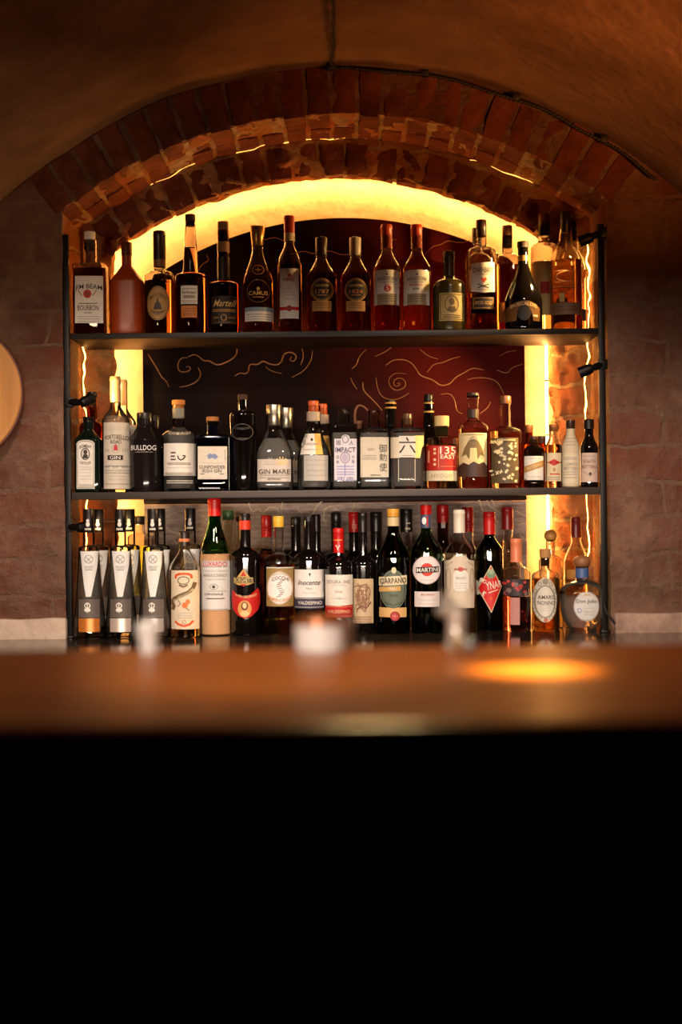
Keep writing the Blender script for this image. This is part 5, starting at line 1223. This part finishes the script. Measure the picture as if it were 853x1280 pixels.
# polished tap
Y = 1.30; m = Y/F; p = at(571, 790, Y); X = p.x
t = thing('beer_tap', 'polished metal tap with a short spout standing on the bar', 'tap', (X, Y, BZ))
chrome = paint((222, 212, 198), .3, .45); z = lambda y: at(571, y, Y).z-BZ
bm = bmesh.new(); lathe(bm, [(0, 15*m), (.002, 15.5*m), (.005, 14*m), (z(797), 10.5*m), (z(790), 12*m), (z(784), 10*m), (z(776), 12.5*m), (z(770), 12*m), (z(766), 13*m), (z(761), 11*m), (z(758), 6*m)], 28); obj('body', bm, chrome, t)
bm = bmesh.new(); tube(bm, smooth_pts([Vector((4*m, 0, z(763))), Vector((-6*m, -.004, z(760))), Vector((-16*m, -.008, z(759))), Vector((-22*m, -.01, z(766)))], 2), [7*m]*4+[6.2*m]*9, 14); obj('spout', bm, chrome, t)
bm = bmesh.new(); tube(bm, smooth_pts([Vector((-2*m, 0, z(760))), Vector((-10*m, -.004, z(752))), Vector((-20*m, -.006, z(744)))], 2), [4.4*m]*9+[5.6*m], 12); obj('lever', bm, chrome, t)
for (px, py, c) in ((572, 799, (232, 206, 160)), (588, 800, (196, 206, 210))):  # added beads stand in for two bright glints
    q = at(px, py, 1.268); bm = bmesh.new(); lathe(bm, [(0.0065-.0065*math.cos(k*math.pi/10), max(.0005, .0065*math.sin(k*math.pi/10))) for k in range(11)], 20)
    b = obj('glass_bead', bm, paint(c, .08, .8), None); b.location = (q.x, 1.268, BZ)
    tag(b, 'small shiny bead on the bar under the tap' if px < 580 else 'small silvery bead on the bar just past the tap', 'bead')

# round wooden board on the wall, cut by the frame
p = at(-59, 492, 3.3); R = 87*3.3/F
t = thing('wooden_disc', 'round pale wooden board hanging on the worn brick wall', 'wooden board', p); bm = bmesh.new()
q = Matrix.Rotation(R_(90), 4, 'X')
lathe(bm, [(-.014, R-.006), (-.010, R), (.008, R), (.012, R-.003), (.0125, R-.008), (.013, R-.012)], 72, mat=q)
o = obj('board', bm, wood_mat('pale_wood', (.42, .16, .028), (.58, .26, .055), .45, 'Z', 7.), t, ang=40)
bm = bmesh.new(); lathe(bm, [(-.011, R+.0002), (-.010, R+.0028), (.008, R+.0028), (.009, R+.0002)], 72, mat=q); obj('rim', bm, paint((84, 34, 20), .5), t)
bm = bmesh.new(); tube(bm, [Vector((0, .012, 0)), Vector((0, .05, 0))], .006, 8); obj('wall_peg', bm, M_STEEL, t)

# cable on the vault and along the arch
cab = thing('ceiling_cable', 'thin dark twisted cable clipped along the edge of the vault', 'cable', (CXR, 3.3, CZR+RV))
OCB = Vector(cab.location)
def vp(px, py, r=RV-.014, y=3.325):
    v = at(px, py, y); a = math.atan2(v.z-CZR, v.x-CXR); return Vector((CXR+r*math.cos(a), y, CZR+r*math.sin(a)))
def vault_at(px, y, r=RV-.012):
    x = at(px, 40, y).x; return Vector((x, y, CZR+math.sqrt(r*r-(x-CXR)**2)))
path = [vault_at(417, 2.0+i*.12) + Vector((noise.noise(Vector((i*.9, 0, 0)))*.004, 0, 0)) for i in range(11)] + [vp(413, 82)]
path += [vp(x, 60, RV-.016-(.006*math.sin((x-413)*.021)**2), 3.322) for x in range(425, 960, 12)]
bm = bmesh.new()
for ph in (0, math.pi):
    D = []
    for a, b in zip(path, path[1:]):
        for i in range(6): D.append(a.lerp(b, i/6))
    tube(bm, [p+Vector((math.cos(i*.9+ph), math.sin(i*.9+ph), math.sin(i*.9+ph)))*.0024-OCB for i, p in enumerate(D)], .003, 6)
obj('twisted_cord', bm, paint((16, 11, 10), .6), cab)
for c in [vp(413, 82), vp(533, 83), vp(650, 109), vp(761, 164)] + [vault_at(417, 2.3)]:
    bm = bmesh.new(); box(bm, *(c-OCB-Vector((.009, .009, .008))), *(c-OCB+Vector((.009, .009, .010))), .003); obj('clip', bm, paint((18, 13, 12), .6), cab)

# ================================================================= lights
def spot(name, loc, target, e, col, size, blend=.8, soft=.06):
    ld = bpy.data.lights.new(name, 'SPOT'); ld.energy = e; ld.color = col; ld.spot_size = R_(size); ld.spot_blend = blend; ld.shadow_soft_size = soft
    o = link(bpy.data.objects.new(name, ld)); o.location = loc
    o.rotation_euler = (Vector(loc)-Vector(target)).to_track_quat('Z', 'Y').to_euler(); return o
spot('vault_downlight', (-.42, 2.1, 2.12), (-.45, 3.4, .85), 78, (1, .76, .58), 64, 1., .1)
spot('vault_downlight', (.38, 2.1, 2.12), (.3, 3.4, .85), 78, (1, .76, .58), 64, 1., .1)
spot('bar_downlight', (.16, 1.15, 2.2), (.15, 1.12, BZ), 850, (1, .85, .58), 6, 1., .02)
spot('bar_downlight', (.05, 1.85, 2.1), (.05, 1.28, BZ), 30, (1, .66, .26), 44, 1., .08)  # unseen warm fill added to brighten the bar top
spot('bar_front_spotlight', (-.3, .1, 1.56), (-.01, 1.33, BZ+.045), 75, (1, .84, .7), 20, .35, .03)  # unseen fill added to brighten the things on the bar
spot('wall_lamp', (1.02, 2.05, 1.5), (.72, 2.75, 2.2), 80, (1, .33, .06), 66, 1., .1)
spot('wall_lamp', (-.75, 1.9, 1.7), (-.72, 3.35, 1.92), 16, (1, .68, .42), 46, 1., .1)
ld = bpy.data.lights.new('under_bar_light', 'AREA'); ld.shape = 'RECTANGLE'; ld.size = 1.5; ld.size_y = .03; ld.energy = 34; ld.color = (1, .8, .64)
lo_ = link(bpy.data.objects.new('under_bar_light', ld)); lo_.location = (0, 1.20, 1.045); lo_.rotation_euler = (R_(91), 0, 0)

w = bpy.data.worlds.new('night'); scn.world = w; w.use_nodes = True
w.node_tree.nodes['Background'].inputs[0].default_value = (.5, .3, .2, 1); w.node_tree.nodes['Background'].inputs[1].default_value = .004

# ================================================================= camera
cd = bpy.data.cameras.new('camera'); cd.sensor_fit = 'VERTICAL'; cd.sensor_height = 36; cd.sensor_width = 24; cd.lens = 50; cd.clip_start = .05
cd.dof.use_dof = True; cd.dof.focus_distance = 3.40; cd.dof.aperture_fstop = 2.6
cam = link(bpy.data.objects.new('camera', cd)); cam.location = (0, 0, CZ)
cam.matrix_world = Matrix.Translation((0, 0, CZ)) @ Matrix.Rotation(R_(90), 4, 'X') @ Matrix.Rotation(-ROLL, 4, 'Z')
scn.camera = cam
cy = scn.cycles
cy.max_bounces = 20; cy.transmission_bounces = 18; cy.glossy_bounces = 6; cy.diffuse_bounces = 4; cy.transparent_max_bounces = 24; cy.volume_bounces = 0
cy.caustics_refractive = False; cy.caustics_reflective = False; cy.sample_clamp_indirect = 6; cy.sample_clamp_direct = 0
cy.use_denoising = True
try: cy.denoiser = 'OPENIMAGEDENOISE'
except Exception: pass
vs_ = scn.view_settings; scn.display_settings.display_device = 'sRGB'
vs_.view_transform = 'Standard'; vs_.look = 'None'; vs_.exposure = 0; vs_.gamma = 1; vs_.use_curve_mapping = False
